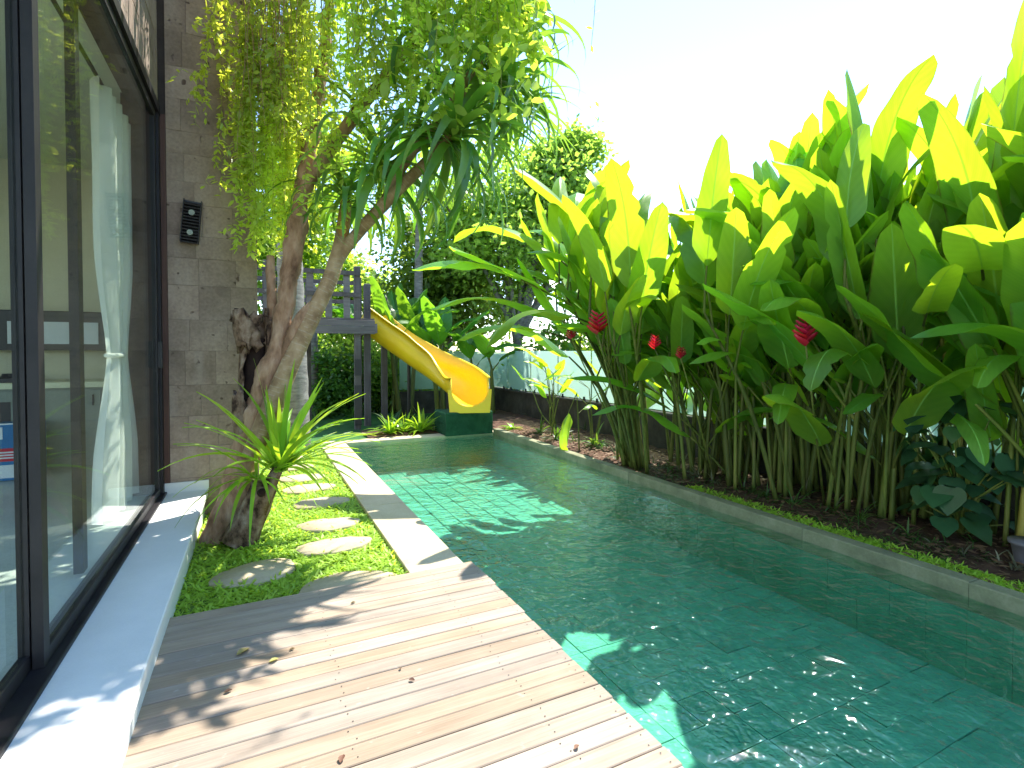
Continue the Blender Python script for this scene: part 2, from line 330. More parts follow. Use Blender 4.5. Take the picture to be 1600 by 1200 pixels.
# ------------------------------------------------------------------ the setting
PX0, PX1, PY0, PY1 = 1.42, 4.30, -3.0, 9.70        # pool
WATER, FLOOR = -.055, -.62
DECK_X0, DECK_X1, DECK_Y1 = -.50, 1.47, 3.72
LEDGE_Z, LEDGE_X, DOOR_X = .21, -.45, -.83
WALL_Y = 6.1
b = MB()   # ground sheet with the pool cut out
for a, c in (((-300, -300), (300, PY0 - .1)), ((-300, PY1 + .1), (300, 500)), ((-300, PY0 - .1), (PX0 - .1, PY1 + .1)), ((PX1 + .1, PY0 - .1), (300, PY1 + .1))):
    b.add([(a[0], a[1], -.10), (c[0], a[1], -.10), (c[0], c[1], -.10), (a[0], c[1], -.10)], [[0, 1, 2, 3]])
put('ground', b.me('ground'), 'ground')['kind'] = 'structure'
b = MB()
b.box((PX0 - .1, PY0 - .1, FLOOR - .2), (PX1 + .1, PY1 + .1, FLOOR - .02)); b.box((PX0 - .1, PY0, FLOOR - .02), (PX0 - .02, PY1, -.06)); b.box((PX1 + .02, PY0, FLOOR - .02), (PX1 + .12, PY1, -.06))
b.box((PX0 - .1, PY1 + .02, FLOOR - .02), (PX1 + .12, PY1 + .1, -.06)); b.box((PX0 - .1, PY0 - .1, FLOOR - .02), (PX1 + .12, PY0, -.06))
pool = put('pool_basin', b.me('pool_basin'), 'tile'); pool['kind'] = 'structure'
# pool tiles
tm = []
for k in range(5):
    b = MB(); b.box((-.119, -.119, -.02), (.119, .119, random.uniform(-.002, .003)), bev=.002); tm.append(b.me('tile'))
NX, NY = 12, int((PY1 - PY0) / .24); far = MB(); cells = []
for j in range(NY):
    for i in range(NX):
        x = PX0 + .12 + i * .24 + (.06 if j % 2 else 0) * 0; y = PY1 - .12 - j * .24
        cells.append((abs(y - 2.2) if y > .4 else 50, x, y))
cells.sort()
for k, (_, x, y) in enumerate(cells):
    dx, dy, rz, dz = random.uniform(-.004, .004), random.uniform(-.004, .004), random.uniform(-.02, .02), random.uniform(-.003, .003)
    if k < 290: put('tile', tm[k % 5], 'tile', pool, T(x + dx, y + dy, FLOOR + dz) @ Matrix.Rotation(rz, 4, 'Z'))
    else: far.box((x - .117 + dx, y - .117 + dy, FLOOR - .02), (x + .117 + dx, y + .117 + dy, FLOOR + dz), bev=.008)
put('floor_tiling', far.me('floor_tiling'), 'tile', pool)['kind'] = 'stuff'
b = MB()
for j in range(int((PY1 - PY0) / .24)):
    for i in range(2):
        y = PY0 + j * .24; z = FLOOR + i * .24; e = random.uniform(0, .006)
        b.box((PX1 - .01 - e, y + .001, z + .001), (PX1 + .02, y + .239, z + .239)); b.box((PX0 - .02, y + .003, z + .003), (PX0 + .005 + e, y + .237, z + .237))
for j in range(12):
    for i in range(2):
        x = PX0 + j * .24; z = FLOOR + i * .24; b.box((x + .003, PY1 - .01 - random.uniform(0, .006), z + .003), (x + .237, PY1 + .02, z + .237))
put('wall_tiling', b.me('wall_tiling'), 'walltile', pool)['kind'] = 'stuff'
b = MB(); b.add([(PX0 - .02, PY0, WATER), (PX1 + .019, PY0, WATER), (PX1 + .019, PY1 + .019, WATER), (PX0 - .02, PY1 + .019, WATER)], [[0, 1, 2, 3]])
put('water', b.me('water'), 'water')['kind'] = 'structure'

# copings
cop = thing('pool_coping', (PX0 - .2, 6, -.03), 'cream stone slab coping along the lawn side and end of the pool', 'coping', kind='structure')
y = DECK_Y1 + .004
while y < PY1 + .28:
    L = min(.62, PY1 + .30 - y)
    b = MB(); b.box((0, 0, -.07), (.42 if y < PY1 - .01 else .42, L - .004, 0), bev=.004)
    put('coping_slab', b.me('coping_slab'), 'coping', cop, T(1.0, y, -.022 + random.uniform(-.0015, .0015))); y += .62
x = 1.424
while x < PX1 + .1:
    L = min(.62, PX1 + .13 - x)
    b = MB(); b.box((0, 0, -.07), (L - .004, .30, 0), bev=.004); put('coping_slab', b.me('coping_slab'), 'coping', cop, T(x, PY1 - .01, -.022 + random.uniform(-.0015, .0015))); x += .62
kerb = thing('pool_kerb', (PX1 + .07, 3, 0), 'mossy concrete kerb raised along the flower bed side of pool', 'kerb', kind='structure')
y = PY0
while y < PY1 - .02:
    L = min(1.2, PY1 - .014 - y); b = MB(); b.box((0, 0, -.2), (.13, L - .003, 0), bev=.008); put('kerb_block', b.me('kerb_block'), 'kerb', kerb, T(PX1 + random.uniform(-.003, .003), y, .05)); y += 1.2

# lawn, turf and soil
def sheet(name, x0, x1, y0, y1, z, mat, step=.15, amp=.01):
    nx, ny = max(2, int((x1 - x0) / step)), max(2, int((y1 - y0) / step)); V = []; F = []
    for j in range(ny + 1):
        for i in range(nx + 1): V.append((x0 + (x1 - x0) * i / nx, y0 + (y1 - y0) * j / ny, z + random.uniform(-amp, amp)))
    for j in range(ny):
        for i in range(nx): a = j * (nx + 1) + i; F.append([a, a + 1, a + nx + 2, a + nx + 1])
    o = put(name, mesh(name, V, F, smooth=True), mat); o['kind'] = 'structure'; return o
sheet('lawn', DECK_X0 - .05, 1.0, DECK_Y1 - .2, 10.0, -.062, 'lawn', .12, .006)
sheet('turf', -3, 4.5, 10.012, 14.5, -.045, 'turf', .3, .004)
soil = sheet('flower_bed', PX1 + .12, 6.05, -3, 14, .0, 'soil', .12, .025)
sheet('rear_bed', 1.9, 4.42, 10.02, 11.1, -.01, 'soil', .12, .02)

# ------------------------------------------------------------------ deck
deck = thing('wooden_deck', (.5, 1.5, -.05), 'weathered pale timber deck of cross boards beside the pool', 'deck', kind='structure')
pm = []
for k in range(4):
    b = MB(); hw = .0533; e = .004; L0, L1 = DECK_X0, DECK_X1
    prof = [(-hw, -.03), (hw, -.03), (hw, -e), (hw - e, 0), (-hw + e, 0), (-hw, -e)]
    V = [(x, yy, z) for x in (L0, L1 + (k - 1.5) * .003) for yy, z in prof]
    b.add(V, [[i, i + 6, (i + 1) % 6 + 6, (i + 1) % 6] for i in range(6)] + [list(range(6)), [11, 10, 9, 8, 7, 6]]); pm.append(b.me('plank'))
yy = DECK_Y1 - .055; k = 0; scr = MB()
while yy > -1.3:
    o = put('plank', pm[k % 4], 'deck', deck, T(0, yy, random.uniform(-.0015, .0015)) @ Matrix.Rotation(random.uniform(-.0012, .0012), 4, 'Z')); k += 1
    for x in (.35, 1.12, 1.43):
        for s in (-.026, .027):
            cx, cy = x + random.uniform(-.02, .015), yy + s + random.uniform(-.006, .006); r = .0034
            scr.add([(cx + r * math.cos(a * 1.047), cy + r * math.sin(a * 1.047), .0022) for a in range(6)], [list(range(6))])
    yy -= .11 + random.uniform(-.0006, .0012)
put('screw_heads', scr.me('screw_heads'), 'black_frame', deck)['kind'] = 'stuff'
b = MB()
for x in (-.3, .3, .9, 1.3): b.box((x, -1.3, -.095), (x + .05, DECK_Y1 - .03, -.031))
put('joist', b.me('joist'), 'grey_wood', deck)['kind'] = 'stuff'

# ------------------------------------------------------------------ house
house = thing('house', (DOOR_X, WALL_Y, 0), 'house corner with brown stone block walls and tall black framed glass doors', 'house')
ledge = None
b = MB(); b.box((DOOR_X - .06, -1.6, LEDGE_Z - .05), (LEDGE_X, WALL_Y - .002, LEDGE_Z), bev=.006); ledge = put('door_ledge', b.me('door_ledge'), 'ledge', house)
b = MB(); b.box((DOOR_X - .06, -1.6, -.14), (LEDGE_X - .03, WALL_Y - .004, LEDGE_Z - .05)); put('ledge_riser', b.me('ledge_riser'), 'ledge', ledge)
b = MB(); b.box((DOOR_X + .004, WALL_Y - .025, LEDGE_Z), (LEDGE_X + .01, WALL_Y - .003, LEDGE_Z + .10), bev=.003); put('skirting', b.me('skirting'), 'ledge', ledge)
# end wall facing the deck: stone blocks
WT = 7.2; WX1 = .02
b = MB(); b.box((DOOR_X - .30, WALL_Y + .02, -.15), (WX1 - .02, WALL_Y + .42, WT)); endw = put('end_wall', b.me('end_wall'), 'joint', house)
z = -.15; row = 0
while z < WT - .05:
    h = random.choice([.22, .27, .31, .31, .34]); x = DOOR_X + .06
    first = random.uniform(.12, .34)
    while x < WX1 - .01:
        wd = min(first if first else random.uniform(.24, .38), WX1 - x); first = None
        if WX1 - (x + wd) < .09: wd = WX1 - x
        b = MB(); g = .001; b.box((g, -.0, g), (wd - g, .03, h - g)); me = b.me('stone_block')
        put('stone_block', me, 'stone_wall', endw, T(x, WALL_Y + random.uniform(-.004, .003), z) @ Matrix.Rotation(random.uniform(-.004, .004), 4, 'Z')); x += wd
    z += h
b = MB(); b.box((DOOR_X - .02, WALL_Y - .012, LEDGE_Z), (DOOR_X + .058, WALL_Y + .03, 3.9)); put('corner_post', b.me('corner_post'), m_noise('red_brown_timber', [(.2, (.06, .028, .02)), (.8, (.11, .055, .04))], 3, .6, .3, stretch=(8, 8, 1)), house)
# wall over the doors
HEAD = 3.88
b = MB(); b.box((DOOR_X - .25, -1.6, HEAD + .09), (DOOR_X - .02, WALL_Y + .02, WT)); upw = put('upper_wall', b.me('upper_wall'), 'joint', house)
z = HEAD + .09
while z < WT - .05:
    h = random.choice([.27, .31, .34]); y = -1.6
    while y < WALL_Y - .02:
        wd = min(random.uniform(.45, .75), WALL_Y - .014 - y); b = MB(); b.box((-.03, .003, .003), (0, wd - .003, h - .003)); put('stone_block', b.me('stone_block'), 'stone_wall', upw, T(DOOR_X + random.uniform(-.003, .003), y, z)); y += wd
    z += h
# door frame and panels
def bar(name, a, c, mat='black_frame', parent=None): b = MB(); b.box(a, c, bev=.004); return put(name, b.me(name), mat, parent)
dfr = bar('door_frame', (DOOR_X - .12, -1.6, HEAD), (DOOR_X + .02, WALL_Y - .014, HEAD + .088), parent=house)
bar('sill_track', (DOOR_X - .12, -1.6, LEDGE_Z + .001), (DOOR_X + .035, WALL_Y - .028, LEDGE_Z + .022), parent=dfr)
bar('jamb', (DOOR_X - .12, WALL_Y - .10, LEDGE_Z + .023), (DOOR_X + .015, WALL_Y - .015, HEAD - .001), parent=dfr)
def door(y0, y1, x, stile=.07):
    d = bar('door_panel', (x - .02, y0, LEDGE_Z + .024), (x + .02, y0 + stile, HEAD - .002), parent=house)
    bar('stile', (x - .02, y1 - stile, LEDGE_Z + .024), (x + .02, y1, HEAD - .002), parent=d)
    bar('bottom_rail', (x - .02, y0 + stile + .001, LEDGE_Z + .024), (x + .02, y1 - stile - .001, LEDGE_Z + .09), parent=d)
    bar('top_rail', (x - .02, y0 + stile + .001, HEAD - .07), (x + .02, y1 - stile - .001, HEAD - .003), parent=d)
    b = MB(); b.box((x - .005, y0 + stile, LEDGE_Z + .091), (x + .005, y1 - stile, HEAD - .071)); put('glass_pane', b.me('glass_pane'), 'glass', d); return d
d1 = door(2.90, 5.985, DOOR_X - .025); d2 = door(-1.5, 2.97, DOOR_X - .072, .07)
bar('inner_stile', (DOOR_X - .19, 4.05, LEDGE_Z + .023), (DOOR_X - .14, 4.14, HEAD - .001), parent=dfr)
bar('pull_handle', (DOOR_X + .0, 5.90, 1.45), (DOOR_X + .035, 5.94, 1.70), parent=d1)
# room
b = MB(); b.box((-5.2, -1.6, .05), (DOOR_X - .13, 9.2, LEDGE_Z - .004)); room = put('room_floor', b.me('room_floor'), 'infloor', house)
b = MB(); b.box((-5.2, 8.85, LEDGE_Z), (DOOR_X - .02, 9.0, 4.4)); b.box((-5.25, 5.2, LEDGE_Z), (-5.1, 8.85, 4.4)); b.box((DOOR_X - .2, WALL_Y + .43, -.15), (DOOR_X - .05, 8.85, WT)); put('room_wall', b.me('room_wall'), 'inwall', house)  # left wall stops short, rear left open, both unseen, to admit sky light
b = MB(); b.box((-5.2, -1.6, 4.05), (DOOR_X - .26, 9.0, 4.2)); put('room_ceiling', b.me('room_ceiling'), 'inwall', house)
# upper floor slab with the planter the creepers grow from
for yy in (4.05, 4.55, 5.05, 5.55):
    b = MB(); b.box((DOOR_X + .001, yy, 5.9), (2.5, yy + .05, 5.98)); put('trellis_beam', b.me('trellis_beam'), 'grey_wood', house)
b = MB(); b.box((DOOR_X + .1, WALL_Y - .35, 5.985), (WX1, WALL_Y - .02, 6.25)); put('planter_box', b.me('planter_box'), 'stone_wall', house)
# counter in the room
CY = 8.0
ct = thing('kitchen_counter', (-3, CY, LEDGE_Z), 'grey kitchen counter with pale worktop inside the glass doors', 'counter')
b = MB(); b.box((-5.05, CY - .03, 1.17), (-.98, 8.8, 1.24), bev=.006); put('worktop', b.me('worktop'), 'counter', ct)
b = MB(); b.box((-5.05, CY + .02, LEDGE_Z), (-1.0, 8.8, 1.168)); put('carcass', b.me('carcass'), 'cabinet', ct)
for i in range(6):
    x = -4.95 + i * .65; b = MB(); b.box((x, CY - .005, LEDGE_Z + .1), (x + .63, CY + .018, 1.14), bev=.004); d = put('cabinet_door', b.me('cabinet_door'), 'cabinet', ct)
    b = MB(); b.box((x + .55, CY - .025, .95), (x + .565, CY - .006, 1.08)); put('handle', b.me('handle'), 'dark', d)
b = MB(); b.box((-3.0, CY - .012, .66), (-2.56, CY - .006, 1.02)); put('oven_window', b.me('oven_window'), 'dark', ct)
ap = thing('wall_cabinet', (-3, 8.84, 1.6), 'long dark wall cabinet with a painted pale reflection above the kitchen counter', 'cabinet')
b = MB(); b.box((-5.0, 8.55, 1.62), (-1.25, 8.84, 2.12), bev=.01); put('cabinet_body', b.me('cabinet_body'), 'dark', ap)
b = MB(); b.box((-2.75, 8.535, 1.70), (-1.85, 8.549, 1.98)); put('pale_reflection', b.me('pale_reflection'), 'paper', ap)  # pale plate painted to stand for a reflection on the dark front
hb = thing('gas_hob', (-2.75, 8.3, 1.241), 'black hob standing on the pale kitchen worktop', 'hob')
b = MB(); b.box((-3.1, 8.05, 1.241), (-2.45, 8.5, 1.30), bev=.01); put('hob_body', b.me('hob_body'), 'dark', hb)
for i in (0, 1): b = MB(); b.tube([(-2.95 + i * .32, 8.28, 1.302), (-2.95 + i * .32, 8.28, 1.34)], [.10, .09], 14); put('burner', b.me('burner'), 'dark', hb)
bx = thing('printed_carton', (-2.5, 7.6, LEDGE_Z), 'blue printed carton with red and white shapes on room floor', 'box')
p0 = onY(2, 762, 7.45); X0 = p0.x - .12; X1 = X0 + .42
b = MB(); b.box((X0, 7.45, LEDGE_Z + .002), (X1, 7.75, .82), bev=.006); put('carton', b.me('carton'), 'blue', bx)
b = MB(); b.box((X0 + .02, 7.443, .42), (X1 - .06, 7.449, .56)); V = [(X1 - .06, 7.4455, .40), (X1 - .005, 7.4455, .49), (X1 - .06, 7.4455, .58)]; b.add(V, [[0, 1, 2]]); put('red_arrow', b.me('red_arrow'), 'red', bx)
b = MB()
for q in range(3): b.box((X0 + .03, 7.440, .45 + q * .03), (X1 - .12 + q * .01, 7.4425, .465 + q * .03))
b.box((X0 + .02, 7.443, .24), (X0 + .3, 7.449, .38)); b.tube([(X1 - .13, 7.449, .70), (X1 - .13, 7.443, .70)], .05, 16); b.box((X0 + .01, 7.443, .66), (X0 + .14, 7.449, .79))
put('white_print', b.me('white_print'), 'paper', bx)
b = MB(); b.box((X1 - .012, 7.4475, .225), (X1 + .003, 7.4525, .825)); b.box((X0, 7.4475, .815), (X1, 7.4525, .83)); put('white_border', b.me('white_border'), 'paper', bx)
# curtain
cu = thing('curtain', (DOOR_X - .25, 5.6, LEDGE_Z), 'sheer white curtain tied at the waist inside the glass door', 'curtain')
def curtain_me():
    nz_, ny_ = 40, 60; V = []; F = []
    for k in range(nz_ + 1):
        z = LEDGE_Z + .03 + (3.72 - LEDGE_Z) * k / nz_; q = z - 1.56
        wdt = .20 + .18 * (1 - math.exp(-(q / .55) ** 2)) + (.10 * min(1, -q / 1.2) if q < 0 else .08 * min(1, q / 2)); cy = 5.64 - (.07 * min(1, abs(q)))
        amp = .03 + .035 * min(1, abs(q) / .8)
        for i in range(ny_ + 1):
            s = i / ny_ * 2 - 1; ph = s * 17 + 1.4 * math.sin(s * 5 + z * .35)
            V.append((DOOR_X - .27 + amp * math.sin(ph) + .012 * math.sin(ph * 2.3 + z), cy + .06 + s * wdt * 1.12, z))
    for k in range(nz_):
        for i in range(ny_): a = k * (ny_ + 1) + i; F.append([a, a + 1, a + ny_ + 2, a + ny_ + 1])
    return mesh('drape', V, F, smooth=True)
put('drape', curtain_me(), 'curtain', cu)
b = MB(); b.tube([(DOOR_X - .27 + .055 * math.cos(a), 5.64 + .215 * math.sin(a), 1.57) for a in np.linspace(0, 2 * math.pi, 25)], .018, 6); put('tie_band', b.me('tie_band', True), 'curtain', cu)
b = MB(); b.tube([(DOOR_X - .27, 1, 3.76), (DOOR_X - .27, 6.0, 3.76)], .015, 8); put('curtain_rail', b.me('curtain_rail'), 'black_frame', cu)
# wall lamp
c0 = onY(299, 347, WALL_Y - .04); wl = thing('wall_lamp', c0, 'black slatted wall lamp hung askew on the brown stone wall', 'lamp')
rt = T(*c0) @ Matrix.Rotation(R(5), 4, 'Y') @ Matrix.Diagonal((.85, .85, .85, 1))
b = MB(); b.box((-.09, -.01, -.24), (.09, .03, .24)); put('back_plate', b.me('back_plate'), 'dark', wl, rt)
sm = MB(); sm.box((-.088, -.06, -.008), (.088, -.012, .008)); sm = sm.me('slat')
for i in range(13): put('slat', sm, 'black_frame', wl, rt @ T(0, 0, -.22 + i * .0365) @ Matrix.Rotation(R(25), 4, 'X'))
for s in (-.092, .083): b = MB(); b.box((s, -.065, -.245), (s + .009, .03, .245)); put('side_frame', b.me('side_frame'), 'black_frame', wl, rt)
for zz in (.10, -.13): b = MB(); b.tube([(0, -.02, zz), (0, -.064, zz)], .032, 10); put('bulb_clip', b.me('bulb_clip'), 'cabinet', wl, rt)

# ------------------------------------------------------------------ stepping stones
def stone(px, py, rx, ry, lab, rot=0., zz=-.036):
    c = onZ(px, py, zz); N = 26; ph = [random.uniform(0, 6.28) for _ in range(4)]
    ring = []
    for i in range(N):
        a = 2 * math.pi * i / N; k = 1 + .05 * math.sin(2 * a + ph[0]) + .05 * math.sin(3 * a + ph[1]) + .025 * math.sin(7 * a + ph[2]) + random.uniform(-.02, .02)
        ring.append((rx * k * math.cos(a), ry * k * math.sin(a)))
    b = MB(); V = []
    for s, z in ((1, -.05), (1, -.008), (.985, 0)): V += [(x * s, y * s, z + (random.uniform(-.003, .003) if z == 0 else 0)) for x, y in ring]
    V.append((0, 0, .001)); F = [[k * N + i, k * N + (i + 1) % N, (k + 1) * N + (i + 1) % N, (k + 1) * N + i] for k in (0, 1) for i in range(N)] + [[2 * N + i, 2 * N + (i + 1) % N, 3 * N] for i in range(N)]
    b.add(V, F); o = put('stepping_stone', b.me('stepping_stone', True), 'step', None, T(*c) @ Matrix.Rotation(rot, 4, 'Z')); tag(o, lab, 'stone', 'stepping stones in the lawn'); stones.append((c.x, c.y, max(rx, ry) * .0 + rx, ry)); return o
stones = []
stone(400, 893, .28, .22, 'stepping stone in the lawn between white ledge and tree stump, striped with shadow', .3)
stone(545, 912, .33, .22, 'large stepping stone tucked against the edge of the timber deck')
for px, py, lab in ((521, 851, 'second stepping stone of the row counted from the timber deck'), (514, 818, 'third stepping stone of the row counted from the timber deck'), (502, 784, 'fourth stepping stone of the row counted from the timber deck'),
                    (482, 762, 'fifth stepping stone of the row counted from the timber deck'), (470, 746, 'sixth stepping stone of the row counted from the timber deck'), (455, 730, 'seventh stepping stone of the row counted from the timber deck'), (447, 716, 'eighth stepping stone of the row counted from the timber deck'), (440, 703, 'farthest stepping stone of the row leading to the play tower')):
    stone(px, py, .29 * random.uniform(.92, 1.08), .19 * random.uniform(.92, 1.1), lab)

# ------------------------------------------------------------------ grass
def grassfield(name, n, x0, x1, y0, y1, z, L, Wd, avoid=(), mat='grass', lab=None, dens=None):
    P = np.stack([rng.uniform(x0, x1, n), y0 + (y1 - y0) * rng.power(dens or 1., n), np.full(n, z)], 1)
    if dens: P[:, 1] = y0 + (y1 - y0) * (1 - rng.power(dens, n))
    keep = np.ones(n, bool)
    for cx, cy, rx, ry in avoid: keep &= ((P[:, 0] - cx) / (rx * .93)) ** 2 + ((P[:, 1] - cy) / (ry * .93)) ** 2 > 1
    f = np.sin(P[:, 0] * 7.1 + 1.3) * np.sin(P[:, 1] * 5.3) + rng.normal(0, .5, n); keep &= f > -1.05
    P = P[keep]; n = len(P); D = rdir(n, .15, .9)
    V, F, uv = blades(P, D, rng.uniform(*L, n), rng.uniform(*Wd, n), 3, rng.uniform(.5, 1.5, n))
    o = put(name, mesh(name, V, F, uv), mat); o['kind'] = 'stuff'; return tag(o, lab, 'grass')
grassfield('lawn_grass', 30000, DECK_X0 + .02, .995, DECK_Y1 + .01, 9.9, -.062, (.045, .10), (.005, .0105), stones, lab='bright green broad bladed lawn round the stepping stones', dens=1.7)
grassfield('edge_grass', 9000, PX1 + .135, PX1 + .36, 1.2, 4.6, .01, (.04, .08), (.004, .008), lab='strip of green grass between pool kerb and flower bed')
grassfield('bed_grass', 1800, PX1 + .2, 5.2, 2, 6, .0, (.05, .16), (.003, .006), mat='tuft', lab='sparse weedy grass on the soil of the flower bed')
# leaf litter on the soil
n = 2600; P = np.stack([rng.uniform(PX1 + .15, 5.9, n), rng.uniform(1.2, 10, n), rng.uniform(.012, .035, n)], 1)
V, F, uv = blades(P, rdir(n, -.1, .25), rng.uniform(.03, .11, n), rng.uniform(.006, .02, n), 3, .2, prof=[.2, 1, .8, .05])
o = put('leaf_litter', mesh('leaf_litter', V, F, uv), 'litter'); tag(o, 'dry brown leaf litter lying on the flower bed soil', 'leaf litter', kind='stuff')

# ------------------------------------------------------------------ big leaves
def big_leaf(Lp, L, Wh, phi0, arch, fold, ruff, tear=0, seg=20, pet=.011, seed=0):
    r = random.Random(seed); b = MB()
    c = Vector((0, 0, 0)); phi = phi0 * .55; ds = .0; P = [c.copy()]
    for k in range(5): c = c + Vector((0, math.sin(phi), math.cos(phi))) * (Lp / 5); phi += phi0 * .45 / 5; P.append(c.copy())
    b.tube(P, [pet * (1.25 - .09 * i) for i in range(6)], 6, 1, False)
    S = [-1, -.66, -.33, -.04, .04, .33, .66, 1]; V = []; U = []; phs = [r.uniform(0, 6.28) for _ in range(6)]; rows = []
    skew = r.uniform(-.25, .25)
    for k in range(seg + 1):
        t = k / seg; ph = phi + arch * t ** 1.6
        tng = Vector((skew * t * .5, math.sin(ph), math.cos(ph))).normalized(); nrm = Vector((0, -math.cos(ph), math.sin(ph)))
        wd = Wh * (min(1, (t / .16)) ** .6) * (max(0, 1 - t) ** .36 if t > .5 else .5 ** .36) / .5 ** .36 * (1 - .12 * abs(t - .4))
        if k == 0: wd = pet
        row = []
        for s in S:
            rf = ruff * Wh * abs(s) ** 1.5 * (math.sin(t * 11 + phs[0] + (2 if s > 0 else 0)) + .6 * math.sin(t * 23 + phs[1] + (1 if s > 0 else 4)))
            fo = fold + .25 * math.sin(t * 4 + phs[2])
            row.append(c + Vector((s * wd * math.cos(fo), 0, 0)) + nrm * (-abs(s) * wd * math.sin(fo) + rf))
        V += row; U += [(.5 + s * .5, t) for s in S]; c = c + tng * (L / seg); rows.append(row)
    F = []; tears = set((r.randrange(6, seg - 2), r.choice((0, 5))) for _ in range(tear))
    n = len(S)
    for k in range(seg):
        for j in range(n - 1): F.append([k * n + j, k * n + j + 1, (k + 1) * n + j + 1, (k + 1) * n + j])
    # tears: pull the margin apart as a notch
    for k, j in tears:
        i = k * n + (0 if j == 0 else n - 1); i2 = k * n + (1 if j == 0 else n - 2)
        V[i] = V[i2].lerp(V[i], .15)
    b.add(V, F, U, 0); me = b.me('leaf', True); return me
HL = []
for k in range(16):
    HL.append(big_leaf(random.uniform(.3, .6), random.uniform(.95, 1.4), random.uniform(.13, .19), random.uniform(.05, .36), random.choice([.1, .15, .25, .4, .6, 1.0, 1.5]), random.uniform(.1, .5), random.uniform(.03, .10), random.choice([0, 0, 1, 3]), seed=k))
UP = [0, 1, 2, 3] ; 
def helileaves(root, top, dirv, size, count, rank, big=1.):
    """two ranks of leaves off the top of one shoot"""
    for i in range(count):
        a = rank + (math.pi if i % 2 else 0) + random.uniform(-.5, .5)
        me = HL[random.randrange(16)]; s = size * random.uniform(.8, 1.15) * big
        back = (count - 1 - i) * random.uniform(.17, .28)
        p = top - dirv * back
        tilt = random.uniform(-.15, .06) + (count - 1 - i) * .10
        Mx = T(*p) @ Matrix.Rotation(a - math.pi / 2, 4, 'Z') @ Matrix.Rotation(-tilt, 4, 'X') @ Matrix.Diagonal((s, s, s, 1))
        put('leaf', me, ['heli', 'heli_stem'], root, Mx)
def bract_flower(root, base, top, s=1.):
    """upright zigzag spike of boat-shaped bracts on a stalk"""
    b = MB(); b.tube([base, (Vector(base) + Vector(top)) / 2 + Vector((.03, .02, 0)), top], [.012, .01, .008], 6); fl = put('flower_stalk', b.me('flower_stalk', True), 'heli_stem', root)
    d = (Vector(top) - Vector(base)).normalized(); sd_ = Vector((.9, -.43, 0))
    me = MB(); N = 7; V = []
    for k in range(N + 1):
        t = k / N; wv = .034 * math.sin(math.pi * min(1, t * .75 + .25)) ** .8 * (1 - t) ** .4
        V += [(-wv, t * .13, .06 * t * t + wv * 1.1), (0, t * .15, .05 * t * t - .008), (wv, t * .13, .06 * t * t + wv * 1.1)]
    me.add(V, [[k * 3 + j, k * 3 + j + 1, k * 3 + j + 4, k * 3 + j + 3] for k in range(N) for j in (0, 1)]); me = me.me('bract', True)
    for i in range(9):
        p = Vector(top) + Vector((0, 0, i * .028 * s)); a = (0 if i % 2 else math.pi) + random.uniform(-.25, .25) - .45
        put('bract', me, 'bract', root, T(*p) @ Matrix.Rotation(a - math.pi / 2, 4, 'Z') @ Matrix.Rotation(.35, 4, 'X') @ Matrix.Diagonal((s * (1.1 - i * .06),) * 3 + (1,)))
def heliconia(px, py, shoots, H, label, lean=(0, 0), spread=.28, yellow=False, group='heliconia clumps along the flower bed', fan=.055, size=1., pos=None, lv=(5, 7)):
    c = onZ(px, py, 0.) if pos is None else Vector(pos)
    c.x = max(c.x, PX1 + .42)
    root = thing('heliconia', (c.x, c.y, 0), label, 'heliconia', group)
    tops = []
    for i in range(int(shoots * 1.3)):
        bx_, by_ = c.x + random.gauss(0, spread * .55), c.y + random.gauss(0, spread); bx_ = min(max(bx_, PX1 + .33), 5.85)
        h = H * random.uniform(.72, 1.05); lx, ly = lean[0] + random.gauss(0, fan) + (bx_ - c.x) * fan * 2.5, lean[1] + random.gauss(0, fan) + (by_ - c.y) * fan * 2.5
        base = Vector((bx_, by_, -.03)); top = base + Vector((lx * h, ly * h, h * random.uniform(.44, .60))); top.x = min(top.x, 5.95)
        mid = base.lerp(top, .5) + Vector((-lx * h * .12, -ly * h * .12, .03)); r0 = random.uniform(.016, .030)
        pts, rad = smoothpts([base, mid, top], [r0 * 1.15, r0, r0 * .5], 4)
        b = MB(); b.tube(pts, rad, 7)
        # loose dry sheath round the foot
        if random.random() < .5: b.tube([base + Vector((.01, .01, 0)), base.lerp(mid, .7) + Vector((.035, .01, 0))], [r0 * 1.35, .004], 5)
        put('stem', b.me('stem', True), 'heli_stem_y' if (yellow and random.random() < .7) else 'heli_stem', root)
        helileaves(root, top, (top - mid).normalized(), size * H / 4.0, random.randint(*lv), random.uniform(0, 6.28)); tops.append(top)
    return root, c
LH = 'dense green heliconia clump with upright paddle leaves and slim stems in the flower bed'
r1, c1 = heliconia(990, 728, 13, 4.35, 'heliconia clump nearest the slide, its broad leaves arching out over the pool corner', (-.13, .05), .22, fan=.13, group=None)
for px, py, n_, H in ((1070, 728, 7, 4.0), (1120, 748, 9, 4.0), (1190, 762, 9, 4.0), (1215, 735, 7, 4.1), (1290, 785, 12, 4.35), (1310, 748, 11, 4.45), (1375, 795, 11, 4.25), (1440, 770, 9, 4.25), (1500, 800, 8, 4.0)):
    heliconia(px, py, n_, H, LH, (random.uniform(-.05, .02), random.uniform(-.04, .04)))
r2, c2 = heliconia(1585, 850, 8, 3.95, 'heliconia clump with thick yellow stems beside the dark leafed arum', (-.02, .02), .2, yellow=True, size=1.35, group=None)
heliconia(0, 0, 8, 4.5, LH, pos=(5.5, 1.2, 0)); heliconia(0, 0, 8, 4.4, LH, pos=(5.4, .3, 0))
